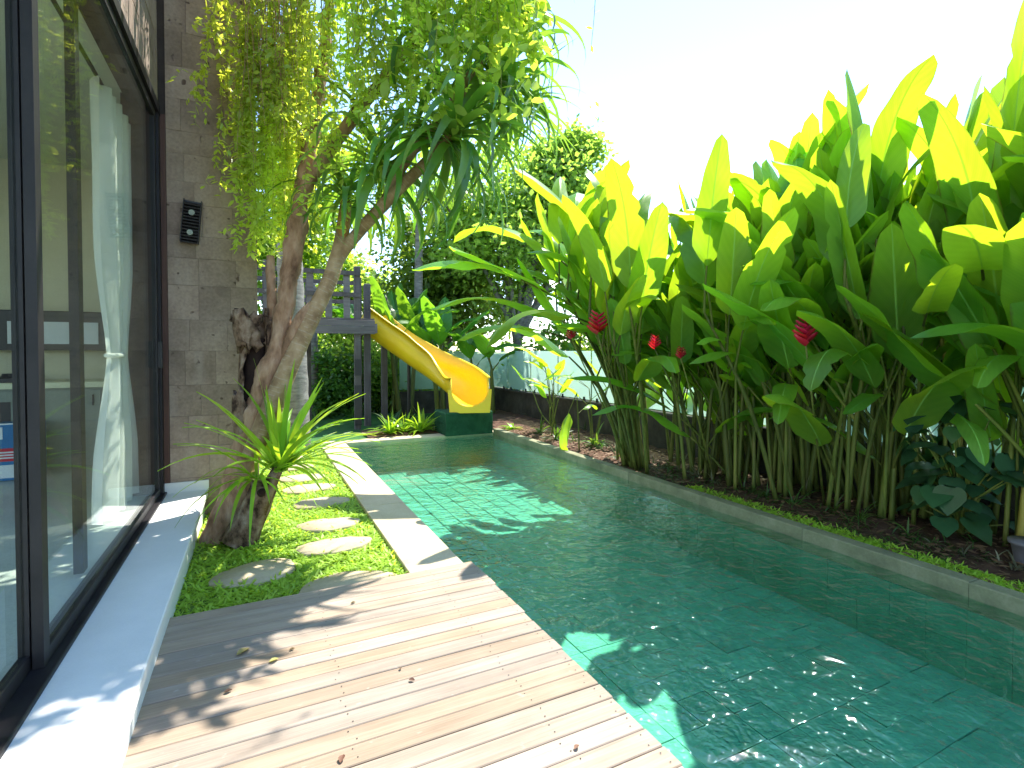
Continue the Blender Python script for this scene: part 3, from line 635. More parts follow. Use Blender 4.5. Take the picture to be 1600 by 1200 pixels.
# long leaves of the first clump reaching left over the water, and lower leaves at stem height
def placed_leaf(root, base, az, tilt, s, k, mats=('heli', 'heli_stem')):
    put('leaf', HL[k], list(mats), root, T(*base) @ Matrix.Rotation(R(az) - math.pi / 2, 4, 'Z') @ Matrix.Rotation(-R(tilt), 4, 'X') @ Matrix.Diagonal((s, s, s, 1)))
for (px, py, d_, az, tilt, s) in ((930, 500, 7.0, 150, 48, 1.5), (900, 480, 7.1, 155, 60, 1.45), (915, 520, 6.9, 165, 62, 1.3), (890, 530, 7.2, 170, 70, 1.2), (940, 470, 7.0, 140, 35, 1.4), (960, 430, 7.1, 150, 25, 1.4), (950, 520, 6.8, 190, 60, 1.1)):
    p = atD(px, py, d_); placed_leaf(r1, p, az, tilt, s, random.choice([k for k in range(16)]))
    b = MB(); q = Vector((c1.x + random.gauss(0, .1), c1.y + random.gauss(0, .1), -.02)); b.tube(*smoothpts([q, q.lerp(p, .5) + Vector((.06, .02, .12)), p], [.026, .022, .013], 5), 7); put('stem', b.me('stem', True), 'heli_stem', r1)
for (px, py, d_, az, tilt, s) in ((1150, 560, 5.9, 200, 60, .75), (1230, 600, 5.6, 215, 75, .7), (1330, 560, 5.1, 200, 70, .75), (1440, 520, 4.7, 210, 65, .9), (1390, 610, 4.9, 190, 85, .6), (1540, 470, 4.4, 200, 70, 1.1), (1590, 560, 4.2, 190, 80, .8), (1480, 640, 4.6, 220, 90, .55)):
    p = atD(px, py, d_); rr = min([o for o in col.objects if o.name.startswith('heliconia')], key=lambda o: (o.location.xy - p.xy).length)
    placed_leaf(rr, p, az, tilt, s, random.randrange(16)); q = Vector((p.x + .12, p.y + .1, -.02)); b = MB(); b.tube(*smoothpts([q, q.lerp(p, .5), p], [.02, .018, .011], 4), 6); put('stem', b.me('stem', True), 'heli_stem', rr)
for px, py, d_, s in ((934, 522, 6.2, 1.0), (893, 530, 6.8, .6), (1023, 545, 6.0, .6), (1064, 560, 6.0, .5), (1259, 540, 4.7, .95), (1596, 530, 4.1, .7), (1395, 490, 4.9, .5)):
    p = atD(px, py, d_); rr = min([o for o in col.objects if o.name.startswith('heliconia')], key=lambda o: (o.location.xy - p.xy).length)
    bract_flower(rr, (max(rr.location.x - .1, PX1 + .3), rr.location.y - .05, 0), p, s)

# ------------------------------------------------------------------ dark arum bush, pot, bed tufts
ar_c = onZ(1490, 838, 0.); ar = thing('arum_bush', ar_c, 'dark green lobed leaf bush among the yellow heliconia stems', 'bush')
def arum_leaf(seed):
    r = random.Random(seed); pts = [(0, -.06), (.10, -.22), (.25, -.31), (.41, -.28), (.54, -.15), (.60, .03), (.585, .22), (.50, .42), (.40, .56), (.27, .74), (.13, .92), (0, 1.06)]
    L = [(x * r.uniform(.95, 1.05), y) for x, y in pts]; V = [(0, y * .98, -.05 * y * y) for _, y in L] + [(x, y, -.05 * y * y + .10 * x - .16 * x * x) for x, y in L] + [(-x, y, -.05 * y * y + .10 * x - .16 * x * x) for x, y in L]
    n = len(L); F = []
    for i in range(n - 1): F += [[i, n + i, n + i + 1, i + 1], [i + 1, 2 * n + i + 1, 2 * n + i, i]]
    return mesh('leaf', V, F, [(.5 + v[0] * .5, v[1]) for v in V], smooth=True)
AL = [arum_leaf(k) for k in range(4)]; b = MB()
for i in range(95):
    th = random.uniform(0, 6.28); rr = random.uniform(.1, .48); z = random.uniform(.15, 1.25) ; rr *= 1.1 - abs(z - .65) * .6
    p = Vector((ar_c.x + .12 + rr * math.cos(th) * .9, ar_c.y + rr * math.sin(th), z)); s = random.uniform(.11, .21)
    aim = math.atan2(p.y - ar_c.y - .05, p.x - ar_c.x - .2) + random.uniform(-.7, .7)
    put('leaf', AL[i % 4], 'philo', ar, T(*p) @ Matrix.Rotation(aim - math.pi / 2, 4, 'Z') @ Matrix.Rotation(-R(random.uniform(10, 70)), 4, 'X') @ Matrix.Diagonal((s, s, s, 1)))
    b.tube([(ar_c.x + .12, ar_c.y, 0), (ar_c.x + .12 + rr * .35 * math.cos(th), ar_c.y + rr * .35 * math.sin(th), z * .6), p], [.01, .008, .004], 5)
put('stem', b.me('stem'), 'heli_stem', ar)
pc = onZ(1606, 880, .0); b = MB()
V, F, U = tube([(pc.x, pc.y, .0), (pc.x, pc.y, .14), (pc.x, pc.y, .142), (pc.x, pc.y, .17), (pc.x, pc.y, .165), (pc.x, pc.y, .10)], [.075, .10, .115, .118, .10, .09], 20, False)
b.add(V, F, U); o = put('flower_pot', b.me('flower_pot', True), m_noise('grey_pot_clay', [(.2, (.12, .11, .12)), (.8, (.2, .18, .2))], 4)); tag(o, 'small grey flower pot at the edge of bed below yellow stems', 'pot')
def tuft(px, py, n, L, lab, mat='tuft', pos=None, Wd=.007, z=0., grp='grassy tufts edging the flower bed', zr=(.3, 1.), dr=(.8, 1.9), nm='spider_plant', cat='plant'):
    c = onZ(px, py, z) if pos is None else Vector(pos); P = np.tile(np.array(c), (n, 1)) + rng.normal(0, .02, (n, 3)) * [1, 1, .1]
    V, F, uv = blades(P - np.array(c), rdir(n, *zr), rng.uniform(.5, 1, n) * L, Wd * rng.uniform(.7, 1.2, n), 6, rng.uniform(*dr, n), prof=[.5, .9, 1, .9, .6, .05])
    o = put(nm, mesh(nm, V, F, uv, smooth=True), mat, None, T(*c)); return tag(o, lab, cat, grp)
LT = 'small arching grassy tuft at the edge of the flower bed soil'
for px, py in ((870, 670), (895, 690), (915, 672), (850, 655), (940, 700), (965, 715), (830, 650), (905, 655), (1045, 735), (1065, 720), (1090, 745), (1115, 755), (1160, 765), (1195, 775), (1240, 790), (1260, 775), (1300, 800), (1345, 812), (1365, 800)):
    tuft(px, py, random.randint(12, 26), random.uniform(.22, .4), LT, random.choice(['tuft', 'tuft', 'tuft_dry']))
for px, py in ((1420, 838), (1455, 850), (1500, 866), (1520, 850), (1560, 880), (1590, 890)): tuft(px, py, random.randint(8, 14), random.uniform(.15, .28), LT, random.choice(['tuft', 'tuft_dry']))
tuft(0, 0, 26, .34, 'pale rosette plant beside the turf block below the slide', 'lily', pos=(4.75, 9.75, .02), Wd=.03, grp=None, zr=(.05, .7), dr=(.3, 1.))
for i, (x, y) in enumerate(((2.35, 10.25), (2.65, 10.35), (2.95, 10.22), (2.5, 10.6), (3.1, 10.55))):
    tuft(0, 0, 34, .62, 'broad strap leafed lily clump on the far pool edge beneath the slide', 'lily' if i != 3 else 'tuft', pos=(x, y, 0), Wd=.028, grp='lilies at the far pool edge', zr=(.45, 1.), dr=(.5, 1.5), nm='lily_clump', cat='lily')
for (x, y) in ((3.35, 11.0), (1.1, 13.4), (1.6, 13.6), (2.1, 13.2), (5.0, 9.0), (4.9, 8.2), (5.2, 7.4)):
    tuft(0, 0, 34, .5, 'dark strappy undergrowth clump in the shade beyond the pool', 'tuft', pos=(x, y, 0), Wd=.016, grp='shaded undergrowth clumps', nm='undergrowth', cat='plant')
# drooping single leaf plant by kerb
lp = thing('young_heliconia', onZ(905, 705, 0), 'young plant with one folded hanging leaf beside the kerb', 'plant'); c = onZ(905, 705, 0)
b = MB(); b.tube(*smoothpts([c, c + Vector((-.02, 0, .5)), c + Vector((-.05, .0, .95))], [.014, .012, .008], 4), 6); put('stem', b.me('stem', True), 'heli_stem', lp)
placed_leaf(lp, c + Vector((-.05, 0, .93)), 190, 140, .62, 9); placed_leaf(lp, c + Vector((-.03, 0, .6)), 20, 60, .4, 3)
for x_, y_, h_, lab in ((5.0, 8.6, 1.0, 'young heliconia shoot in front of frosted glass by the slide'), (5.3, 7.6, 1.2, 'young leafy heliconia between the tufts and the arching clump'), (5.55, 9.4, 1.4, 'leafy young heliconia growing against the glass fence corner')):
    c = Vector((x_, y_, 0)); yp = thing('young_heliconia', c, lab, 'plant')
    for q in range(4):
        t_ = c + Vector((random.gauss(0, .12), random.gauss(0, .12), h_ * random.uniform(.5, .9))); b = MB(); b.tube(*smoothpts([c + Vector((random.gauss(0, .05), random.gauss(0, .05), -.02)), c.lerp(t_, .5), t_], [.014, .012, .008], 4), 6); put('stem', b.me('stem', True), 'heli_stem', yp)
        for a_ in (random.uniform(150, 260), random.uniform(0, 360)): placed_leaf(yp, t_, a_, random.uniform(15, 60), random.uniform(.4, .55), random.randrange(16))

# ------------------------------------------------------------------ fallen leaves on deck and floating petals
for px, py, rot, mat, s, lab in ((370, 1025, .6, 'yellow_leaf', .075, 'curled pale yellow leaf fallen on the shaded deck boards'), (420, 1036, .3, 'yellow_leaf', .05, 'small yellow leaf fragment lying between deck boards'), (648, 1064, 2.6, 'litter', .03, 'curled brown dead leaf on the sunlit middle of the deck'),
        (350, 1083, .2, 'litter', .035, 'dark dead leaf scrap on the deck near the white ledge'), (548, 943, 0, 'litter', .03, 'small dead leaf on the deck just below the large stepping stone'), (625, 1047, 1, 'litter', .022, 'tiny brown leaf scrap beside the curled brown dead leaf'),
        (532, 1193, 1.2, 'litter', .04, 'upright brown leaf scrap in a deck gap'), (898, 1172, .5, 'litter', .03, 'brown leaf scrap on the deck boards by the pool edge'), (452, 1016, .1, 'litter', .028, 'dark leaf scrap in the dappled shade on the deck')):
    c = onZ(px, py, .004); b = MB(); N = 6; V = []
    for k in range(N + 1):
        t = k / N; wv = s * .32 * math.sin(math.pi * (t * .9 + .05)); V += [(t * s, -wv, .004 + wv * .7), (t * s, 0, .001 + .25 * s * (t - .5) ** 2), (t * s, wv, .003 + wv * .5)]
    b.add(V, [[k * 3 + j, k * 3 + j + 3, k * 3 + j + 4, k * 3 + j + 1] for k in range(N) for j in (0, 1)])
    o = put('fallen_leaf', b.me('fallen_leaf', True), mat, None, T(*c) @ Matrix.Rotation(rot, 4, 'Z')); tag(o, lab, 'leaf')

# ------------------------------------------------------------------ garden wall and frosted glass fence
FX, FY = 6.05, 13.6
gw = thing('garden_wall', (FX, 6, 0), 'low dark stained garden wall behind the flower bed', 'wall')
b = MB(); b.box((FX, -3, -.12), (FX + .14, FY, .55)); put('side_wall', b.me('side_wall'), 'concrete', gw)
b = MB(); b.box((3.4, FY + .002, -.12), (FX + .14, FY + .14, .55)); put('back_wall', b.me('back_wall'), 'concrete', gw)
b = MB(); b.box((FX - .015, -3, .551), (FX + .155, FY + .15, .59), bev=.006); put('wall_cap', b.me('wall_cap'), 'concrete', gw)
gf = thing('glass_fence', (FX + .07, 6, .59), 'frosted pale green glass panel fence on top of the garden wall', 'fence')
y = -2.9
while y < FY - .2:
    b = MB(); b.box((FX + .063, y, .62), (FX + .075, y + 1.26, 1.62)); p = put('glass_panel', b.me('glass_panel'), 'frost', gf)
    for yy in (y + .2, y + 1.05): b = MB(); b.box((FX + .05, yy, .591), (FX + .09, yy + .05, .67)); put('clamp', b.me('clamp'), 'black_frame', p)
    y += 1.31
x = FX - .1
while x > 4.4:
    b = MB(); b.box((x - 1.26, FY + .063, .6), (x, FY + .075, 1.62)); p = put('glass_panel', b.me('glass_panel'), 'frost', gf); x -= 1.31

# ------------------------------------------------------------------ play tower, slide, turf block
TX0, TX1, TY0, TY1, TZ = .15, 2.28, 11.45, 13.1, 2.28
tw = thing('play_tower', (1.2, 12.2, 0), 'weathered grey wooden play tower with railed platform behind the tree', 'play tower')
def post(x, y, z0, z1, s=.10, mat='grey_wood', nm='post'): b = MB(); b.box((x - s / 2, y - s / 2, z0), (x + s / 2, y + s / 2, z1), bev=.006); return put(nm, b.me(nm), mat, tw)
for x, y, s, z1 in ((1.93, TY0 - .02, .12, 3.4), (2.22, 11.88, .13, 3.1), (.2, TY0 - .02, .12, 3.4), (2.25, TY1, .12, 3.4), (.2, TY1, .12, 3.4), (1.1, TY1, .11, 3.3), (2.75, 12.6, .13, 2.9)): post(x, y, -.06, z1, s, 'grey_wood')
for z0, z1, dy in ((1.98, 2.14, -.13), (2.145, 2.27, -.12)): b = MB(); b.box((TX0 - .5, TY0 + dy, z0), (TX1, TY0 + dy + .05, z1), bev=.004); put('beam', b.me('beam'), 'grey_beam', tw)
b = MB(); b.box((TX1 + .002, TY0 - .12, 2.0), (TX1 + .05, TY1, 2.2)); put('beam', b.me('beam'), 'grey_beam', tw)
y = TY0 - .06
while y < TY1: b = MB(); b.box((TX0 - .45, y, TZ), (TX1, y + .135, TZ + .03)); put('platform_plank', b.me('platform_plank'), 'grey_beam', tw); y += .14
for z in (2.75, 3.2): b = MB(); b.box((TX0 - .4, TY0 - .11, z), (1.99, TY0 - .075, z + .09)); put('rail', b.me('rail'), 'grey_wood', tw); b = MB(); b.box((TX0 - .4, TY1 - .1, z), (TX1, TY1 - .065, z + .09)); put('rail', b.me('rail'), 'grey_wood', tw)
x = TX0 - .3
while x < 1.85: b = MB(); b.box((x, TY0 - .073, TZ + .03), (x + .13, TY0 - .045, 3.2)); put('slat', b.me('slat'), 'grey_beam', tw); x += .36
for z0, z1 in ((.05, .9), (1.1, 1.45)): b = MB(); b.box((1.86, TY0 - .10, z0), (2.0, TY0 - .083, z1)); put('black_pad', b.me('black_pad'), 'dark', tw)
# slide
sp = [Vector(p) for p in (atD(576, 496, 12.05), atD(612, 523, 12.0), atD(652, 551, 11.95), atD(690, 576, 11.75), atD(717, 595, 11.3), atD(730, 606, 10.75), atD(734, 610, 10.28))]
slp, _ = smoothpts(sp, [1] * len(sp), 6)
def chute(pts):
    N = 16; V = []; F = []; rows = len(pts); r0 = .355
    for i, p in enumerate(pts):
        d = (pts[min(i + 1, rows - 1)] - pts[max(i - 1, 0)]); dh = Vector((d.x, d.y, 0)).normalized(); s = Vector((dh.y, -dh.x, 0)); upv = s.cross(d.normalized()); upv = upv if upv.z > 0 else -upv
        t = i / (rows - 1); bank = .2 * math.exp(-((t - .7) / .18) ** 2); q = math.cos(bank), math.sin(bank); s2 = s * q[0] + upv * q[1] * -1; u2 = upv * q[0] + s * q[1]
        prof = [(-1.16, .66), (-1.14, .74), (-1.02, .74)]
        prof += [(-math.cos(a) * 1.0, -math.sin(a) * .92 + .05 + (.69 if a < .01 or a > 3.13 else 0)) for a in np.linspace(0, math.pi, N)]
        prof += [(1.02, .74), (1.14, .74), (1.16, .66)]
        for a, c in prof: V.append(p + s2 * a * r0 + u2 * c * r0)
    n = len(prof)
    for i in range(rows - 1):
        for j in range(n - 1): F.append([i * n + j, i * n + j + 1, (i + 1) * n + j + 1, (i + 1) * n + j])
    return mesh('chute', V, F, smooth=True), V[-n:]
sl_t = thing('water_slide', (3.8, 10.3, .5), 'yellow fibreglass pool slide curving down from the wooden tower', 'slide')
cm, lastrow = chute(slp); co = put('chute', cm, 'slide', sl_t); md = co.modifiers.new('thick', 'SOLIDIFY'); md.thickness = .03; md.offset = -1
# square front plate closing the chute mouth
e = slp[-1]; d = (slp[-1] - slp[-3]).normalized(); dh = Vector((d.x, d.y, 0)).normalized(); s = Vector((dh.y, -dh.x, 0)); N = 24; V = []
zb = e.z - .37 * .92 - .10
for th in (0, .035):
    for k in range(N + 1):
        a = math.pi * k / N; V.append(e + dh * (.005 + th) + s * (-math.cos(a) * .37) + Vector((0, 0, -math.sin(a) * .34 + .02)))
    for k in range(N + 1):
        a = -1 + 2 * k / N; V.append(Vector((e.x, e.y, 0)) + dh * (.005 + th) + s * (a * .43) + Vector((0, 0, zb if abs(a) < .999 else e.z + .02)))
n1 = N + 1; F = []
for k in range(N): F += [[k, k + 1, n1 + k + 1, n1 + k][::-1], [2 * n1 + k, 2 * n1 + k + 1, 3 * n1 + k + 1, 3 * n1 + k], [k, k + 1, 2 * n1 + k + 1, 2 * n1 + k], [n1 + k, n1 + k + 1, 3 * n1 + k + 1, 3 * n1 + k][::-1]]
put('front_plate', mesh('front_plate', V, F), 'slide', sl_t)
for f_ in (.28, .55):
    p = slp[int(f_ * len(slp))]; b = MB(); b.tube([(p.x, p.y, 0), (p.x, p.y, p.z - .35)], .04, 10); put('support_pole', b.me('support_pole'), 'dark', sl_t)
b = MB(); b.box((e.x - .48, e.y + .02, -.03), (e.x + .5, e.y + .75, zb + .02), bev=.02); o = put('turf_block', b.me('turf_block'), 'turfblock'); tag(o, 'block covered in dark green artificial turf supporting the slide end', 'block')
nb = 6000; fs = rng.integers(0, 2, nb); P = np.where(fs[:, None] == 0, np.stack([rng.uniform(e.x - .48, e.x + .5, nb), np.full(nb, e.y + .02), rng.uniform(-.02, zb, nb)], 1), np.stack([np.full(nb, e.x - .48), rng.uniform(e.y + .03, e.y + .75, nb), rng.uniform(-.02, zb, nb)], 1))
D = np.where(fs[:, None] == 0, [[0., -1, -.6]], [[-1., 0, -.6]]) + rng.normal(0, .4, (nb, 3)); V, F, uv = blades(P, D, .03, .003, 1, .3)
put('turf_pile', mesh('turf_pile', V, F, uv), 'turfblock', o)['kind'] = 'stuff'

# ------------------------------------------------------------------ front tree
TR = onZ(372, 838, -.06); tree = thing('screwpine_tree', TR, 'leaning old tree with hollow brown trunk and ringed limb bearing long strap leaves', 'tree')
TY = TR.y
def Tp(px, py, dy=0.): return onY(px, py, TY + dy)
def limb(nm, pts, rad, mat, n=14, wob=.13, uvs=24., k=5):
    P, r = smoothpts(pts, rad, k * 3); b = MB(); b.tube(P, r, n * 2, uvs=uvs, wob=0)
    r = [q * .76 for q in r]; b = MB(); b.tube(P, r, n * 2, uvs=uvs, wob=0); a = .42 * wob * max(rad)
    b.V = [tuple(Vector(v) + mnoise.noise_vector(Vector(v) * 5.) * a * 2.2 + mnoise.noise_vector(Vector((v[0], v[1], v[2] * .5)) * 17.) * a + mnoise.noise_vector(Vector(v) * 45.) * a * .5) for v in b.V]
    return put(nm, b.me(nm, True), mat, tree)
trunk = limb('trunk', [Tp(350, 862, .05), Tp(362, 815, .04), Tp(378, 740), Tp(395, 670), Tp(412, 610), Tp(432, 545), Tp(447, 480, .02), Tp(456, 410, .05), Tp(466, 340, .1), Tp(484, 230, .15), Tp(505, 90, .2), Tp(520, -80, .3)], [.31, .215, .18, .165, .135, .12, .115, .11, .10, .09, .08, .05], 'bark')
limb('root_flare', [Tp(318, 868, -.02), Tp(345, 820, .0), Tp(372, 740, .04)], [.12, .14, .12], 'bark')
limb('limb', [Tp(392, 712, -.12), Tp(418, 655, -.14), Tp(440, 600, -.13), Tp(462, 550, -.12), Tp(490, 490, -.10), Tp(516, 435, -.08), Tp(531, 385, -.07), Tp(537, 345, -.05)], [.10, .125, .115, .105, .10, .095, .085, .075], 'ring', wob=.02)
limb('golden_branch', [Tp(534, 372, -.066), Tp(538, 340, -.05), Tp(541, 312, -.03)], [.082, .078, .065], 'ring_gold', wob=.02)
limb('branch', [Tp(508, 447, -.06), Tp(535, 395, -.08), Tp(572, 350, -.2), Tp(622, 296, -.42), Tp(662, 258, -.5), Tp(704, 214, -.6)], [.075, .075, .075, .072, .07, .065], 'ring', wob=.03)
limb('branch', [Tp(440, 590, -.02), Tp(452, 540, -.08), Tp(472, 500, -.09), Tp(498, 470, -.09)], [.07, .085, .085, .07], 'bark')
limb('branch', [Tp(470, 300, .12), Tp(540, 200, -.2), Tp(610, 110, -.3), Tp(668, 40, -.5)], [.08, .075, .07, .06], 'bark')
limb('branch', [Tp(590, 330, -.26), Tp(650, 230, -.45), Tp(716, 160, -.42), Tp(776, 116, -.35)], [.05, .06, .06, .055], 'ring')
limb('branch', [Tp(432, 545, .02), Tp(425, 470, .12), Tp(422, 400, .2)], [.07, .06, .05], 'bark')
# hollow shell of the dead side trunk: open half tube with a ragged rim and a dark inside
def shell(pts, rad, a0, a1, n, nm, mat, rag=.04):
    P, r = smoothpts(pts, rad, 4); V = []; F = []; ref = Vector((1, 0, 0)); rows = len(P)
    for i, p in enumerate(P):
        for j in range(n + 1):
            a = a0 + (a1 - a0) * j / n; rr = r[i] * (1 + random.uniform(-.08, .08)); zz = random.uniform(-rag, rag) if i in (0, rows - 1) else 0
            V.append(p + Vector((math.cos(a), math.sin(a), 0)) * rr + Vector((random.uniform(-rag, rag) * .5 if j in (0, n) else 0, 0, zz)))
    for i in range(rows - 1):
        for j in range(n): F.append([i * (n + 1) + j, i * (n + 1) + j + 1, (i + 1) * (n + 1) + j + 1, (i + 1) * (n + 1) + j])
    o = put(nm, mesh(nm, V, F, smooth=True), mat, tree); m_ = o.modifiers.new('t', 'SOLIDIFY'); m_.thickness = .022; return o
shell([Tp(388, 690, .05), Tp(394, 620, .05), Tp(398, 560, .05), Tp(400, 500, .05)], [.11, .12, .125, .135], R(-75) + math.pi * .0 + R(45), R(285) - R(60), 16, 'hollow_shell', 'dead_bark')
shell([Tp(396, 545, .05), Tp(397, 520, .05), Tp(392, 490, .05)], [.115, .125, .145], R(-20), R(300), 18, 'hollow_rim', 'dead_bark', .06)
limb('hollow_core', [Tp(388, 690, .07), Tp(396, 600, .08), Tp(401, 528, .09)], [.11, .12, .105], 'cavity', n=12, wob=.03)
shell([Tp(388, 690, .0), Tp(376, 650, -.02), Tp(374, 610, -.02)], [.10, .07, .05], R(150), R(330), 8, 'bark_flap', 'dead_bark', .06)
shell([Tp(386, 545, -.02), Tp(384, 515, -.02), Tp(382, 492, -.02)], [.08, .10, .11], R(140), R(300), 9, 'bark_flap', 'dead_bark', .07)
# broken stub at the foot
stub = limb('broken_stub', [Tp(372, 850, -.22), Tp(388, 815, -.22), Tp(402, 785, -.22), Tp(414, 757, -.24)], [.20, .165, .15, .15], 'dead_bark', n=18, wob=.10)
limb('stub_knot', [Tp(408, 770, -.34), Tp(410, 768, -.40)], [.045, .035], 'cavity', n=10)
# strap leaves
SM = []
for k in range(8):
    L = 1.; n = 12; V = []; U = []; ph = R(random.uniform(20, 50)); dr = random.uniform(1.3, 2.6); c = Vector((0, 0, 0)); kink = random.uniform(.4, .8)
    for i in range(n + 1):
        t = i / n; wv = .03 * (1 if t < .5 else (1 - (t - .5) / .5) ** .7 + .02) * (.7 + .3 * min(1, t * 5)); a = ph + dr * (t ** 1.7); dv = Vector((0, math.sin(a), math.cos(a)))
        V += [c + Vector((-wv, 0, .35 * wv)), c.copy(), c + Vector((wv, 0, .35 * wv))]; U += [(0, t), (.5, t), (1, t)]; c = c + dv * (L / n)
    F = [[i * 3 + j, i * 3 + j + 1, i * 3 + j + 4, i * 3 + j + 3] for i in range(n) for j in (0, 1)]
    SM.append(mesh('leaf', V, F, U, smooth=True))
def rosette(c, axis, n, L, spread=(.1, 1.5)):
    q = Vector(axis).normalized().to_track_quat('Z', 'Y').to_matrix().to_4x4()
    for i in range(n):
        t = i / n; az = i * 2.399 + random.uniform(-.2, .2); tl = spread[0] + (spread[1] - spread[0]) * t ** .8; s = L * random.uniform(.8, 1.12)
        put('leaf', SM[random.randrange(8)], 'strap', tree, T(*(Vector(c) - Vector(axis).normalized() * .12 * t)) @ q @ Matrix.Rotation(az, 4, 'Z') @ Matrix.Rotation(-tl, 4, 'X') @ Matrix.Diagonal((s * 1.15, s, s, 1)))
rosette(Tp(708, 205, -.6), (.35, -.25, 1), 64, 1.12, (0, 1.55))
rosette(Tp(780, 110, -.35), (.5, -.1, 1), 70, 1.1, (0, 1.5))
rosette(Tp(672, 35, -.5), (.1, -.1, 1), 22, 1., (0, 1.5))
rosette(Tp(805, 15, -.35), (.5, -.1, 1), 40, 1.05, (0, 1.5))
limb('branch', [Tp(700, 172, -.4), Tp(750, 95, -.38), Tp(803, 22, -.35)], [.055, .055, .05], 'ring')
rosette(Tp(542, 305, -.03), (0, -.1, 1), 36, .85, (0, 1.1))
rosette(Tp(600, 250, -.2), (.2, .1, 1), 40, 1.1, (.1, 1.6))
PF = []; DF = []
for c_, n_ in ((Tp(735, 175, -.3), 36), (Tp(800, 170, -.2), 34), (Tp(650, 200, -.3), 24)):
    for _ in range(n_): PF.append(c_); DF.append(rdir(1, -.25, .9)[0])
V, F, uv = blades(np.array(PF), np.array(DF), rng.uniform(.65, 1.1, len(PF)), rng.uniform(.018, .03, len(PF)), 8, rng.uniform(.8, 2.2, len(PF)), prof=[.6, .9, 1, .9, .7, .4, .03])
put('inner_foliage', mesh('inner_foliage', V, F, uv, smooth=True), 'strap', tree)['kind'] = 'stuff'
for k in range(3): put('dead_leaf', SM[k], 'strap_dry', tree, T(*Tp(710, 222, -.63)) @ Matrix.Rotation(R(200 + k * 25), 4, 'Z') @ Matrix.Rotation(-1.5, 4, 'X') @ Matrix.Diagonal((1.6, .62, .62, 1)))

# ------------------------------------------------------------------ spider lily growing on the stub
def strapplant(name, c, n, L, Wd, lab, cat, zr, dr, mat, bias=(0, 0, 0), nmesh=8):
    root = thing(name, c, lab, cat); ms = []
    for i in range(n):
        d = rdir(1, *zr)[0] + np.array(bias); V, F, uv = blades(np.zeros((1, 3)), d[None], L * random.uniform(.6, 1.1), Wd * random.uniform(.8, 1.2), 9, random.uniform(*dr), prof=[.5, .85, 1, 1, .9, .7, .4, .03])
        V = np.array(V).reshape(-1, 2, 3); mid = V.mean(1, keepdims=True); mid[:, :, 2] -= .25 * Wd; V = np.concatenate([V[:, :1], mid, V[:, 1:]], 1).reshape(-1, 3); k = len(V) // 3
        Fq = [[a * 3 + j, a * 3 + j + 1, a * 3 + j + 4, a * 3 + j + 3] for a in range(k - 1) for j in (0, 1)]
        put('leaf', mesh('leaf', V, Fq, [(j / 2, a / k) for a in range(k) for j in range(3)], smooth=True), mat, root, T(*(Vector(c) + Vector((random.gauss(0, .03), random.gauss(0, .03), 0)))))
    return root
strapplant('spider_lily', Tp(436, 735, -.32), 70, .95, .025, 'lush lime green strap leafed plant fanning out beside the tree trunk', 'plant', (.55, 1.), (.3, 1.5), 'lily', (.28, .0, 0))
strapplant('spider_lily', Tp(402, 748, -.36), 22, .7, .017, 'small strap leafed plant drooping from the broken tree stub', 'plant', (.2, 1.), (.9, 2.6), 'lily', (-.15, -.2, 0))
b = MB(); c = Tp(436, 735, -.32); b.tube([Tp(405, 800, -.25), Tp(418, 765, -.30), (c.x, c.y, c.z + .03)], [.07, .06, .045], 8, wob=.1)
o = put('lily_stem', b.me('lily_stem', True), 'dead_bark', bpy.data.objects['spider_lily'])

# ------------------------------------------------------------------ hanging creepers
def creeper(strands, label, grp, leafL=(.045, .09), leafW=(.009, .019), density=70, stemmat='vine_green', bare=0., swing=.05, big=False):
    x0 = strands[0][0]; root = thing('hanging_creeper', (x0[0], x0[1], 5.95), label, 'creeper', grp); b = MB(); PP_ = []; DD = []
    for (top, zend) in strands:
        top = Vector(top); n = 12; pts = []; p = top.copy(); dx, dy = random.gauss(0, swing), random.gauss(0, swing); Lz = top.z - zend
        for i in range(n + 1):
            t = i / n; pts.append(Vector((top.x + dx * t * 2 + .025 * math.sin(t * 9 + dx * 90), top.y + dy * t * 2 + .025 * math.sin(t * 7 + dy * 80), top.z - Lz * t)))
        b.tube(pts, [.0045 - .003 * i / n for i in range(n + 1)], 4, cap=False)
        m = int(Lz * density * random.uniform(.6, 1.3)); ts = np.sort(rng.uniform(bare, 1, m))
        for t in ts:
            f = t * n; i = min(int(f), n - 1); q = pts[i].lerp(pts[i + 1], f - i); PP_.append(q); DD.append((random.gauss(0, 1), random.gauss(0, 1), random.uniform(-1.2, .5)))
        # side twigs
        for _ in range(int(Lz * 2.0)):
            t = random.uniform(max(bare, .1), 1); f = t * n; i = min(int(f), n - 1); q = pts[i].lerp(pts[i + 1], f - i); a = random.uniform(0, 6.28); l = random.uniform(.08, .28)
            e1 = q + Vector((math.cos(a) * l * .7, math.sin(a) * l * .7, l * .25)); e2 = q + Vector((math.cos(a) * l, math.sin(a) * l, -l * .35)); b.tube([q, e1, e2], [.0025, .002, .001], 3, cap=False)
            for tt in np.linspace(.2, 1, 7): PP_.append(q.lerp(e1, tt) if tt < .6 else e1.lerp(e2, (tt - .6) / .4)); DD.append((random.gauss(0, 1), random.gauss(0, 1), random.uniform(-1.2, .4)))
    put('stem', b.me('stem'), stemmat, root); n = len(PP_)
    V, F, uv = blades(np.array(PP_), np.array(DD), rng.uniform(*leafL, n), rng.uniform(*leafW, n), 3, .5, prof=[.25, 1, .85, .05], twist=.6)
    put('foliage', mesh('foliage', V, F, uv), 'vine', root)
LC = 'bright green small leafed creeper strands hanging from above in front of the tree'
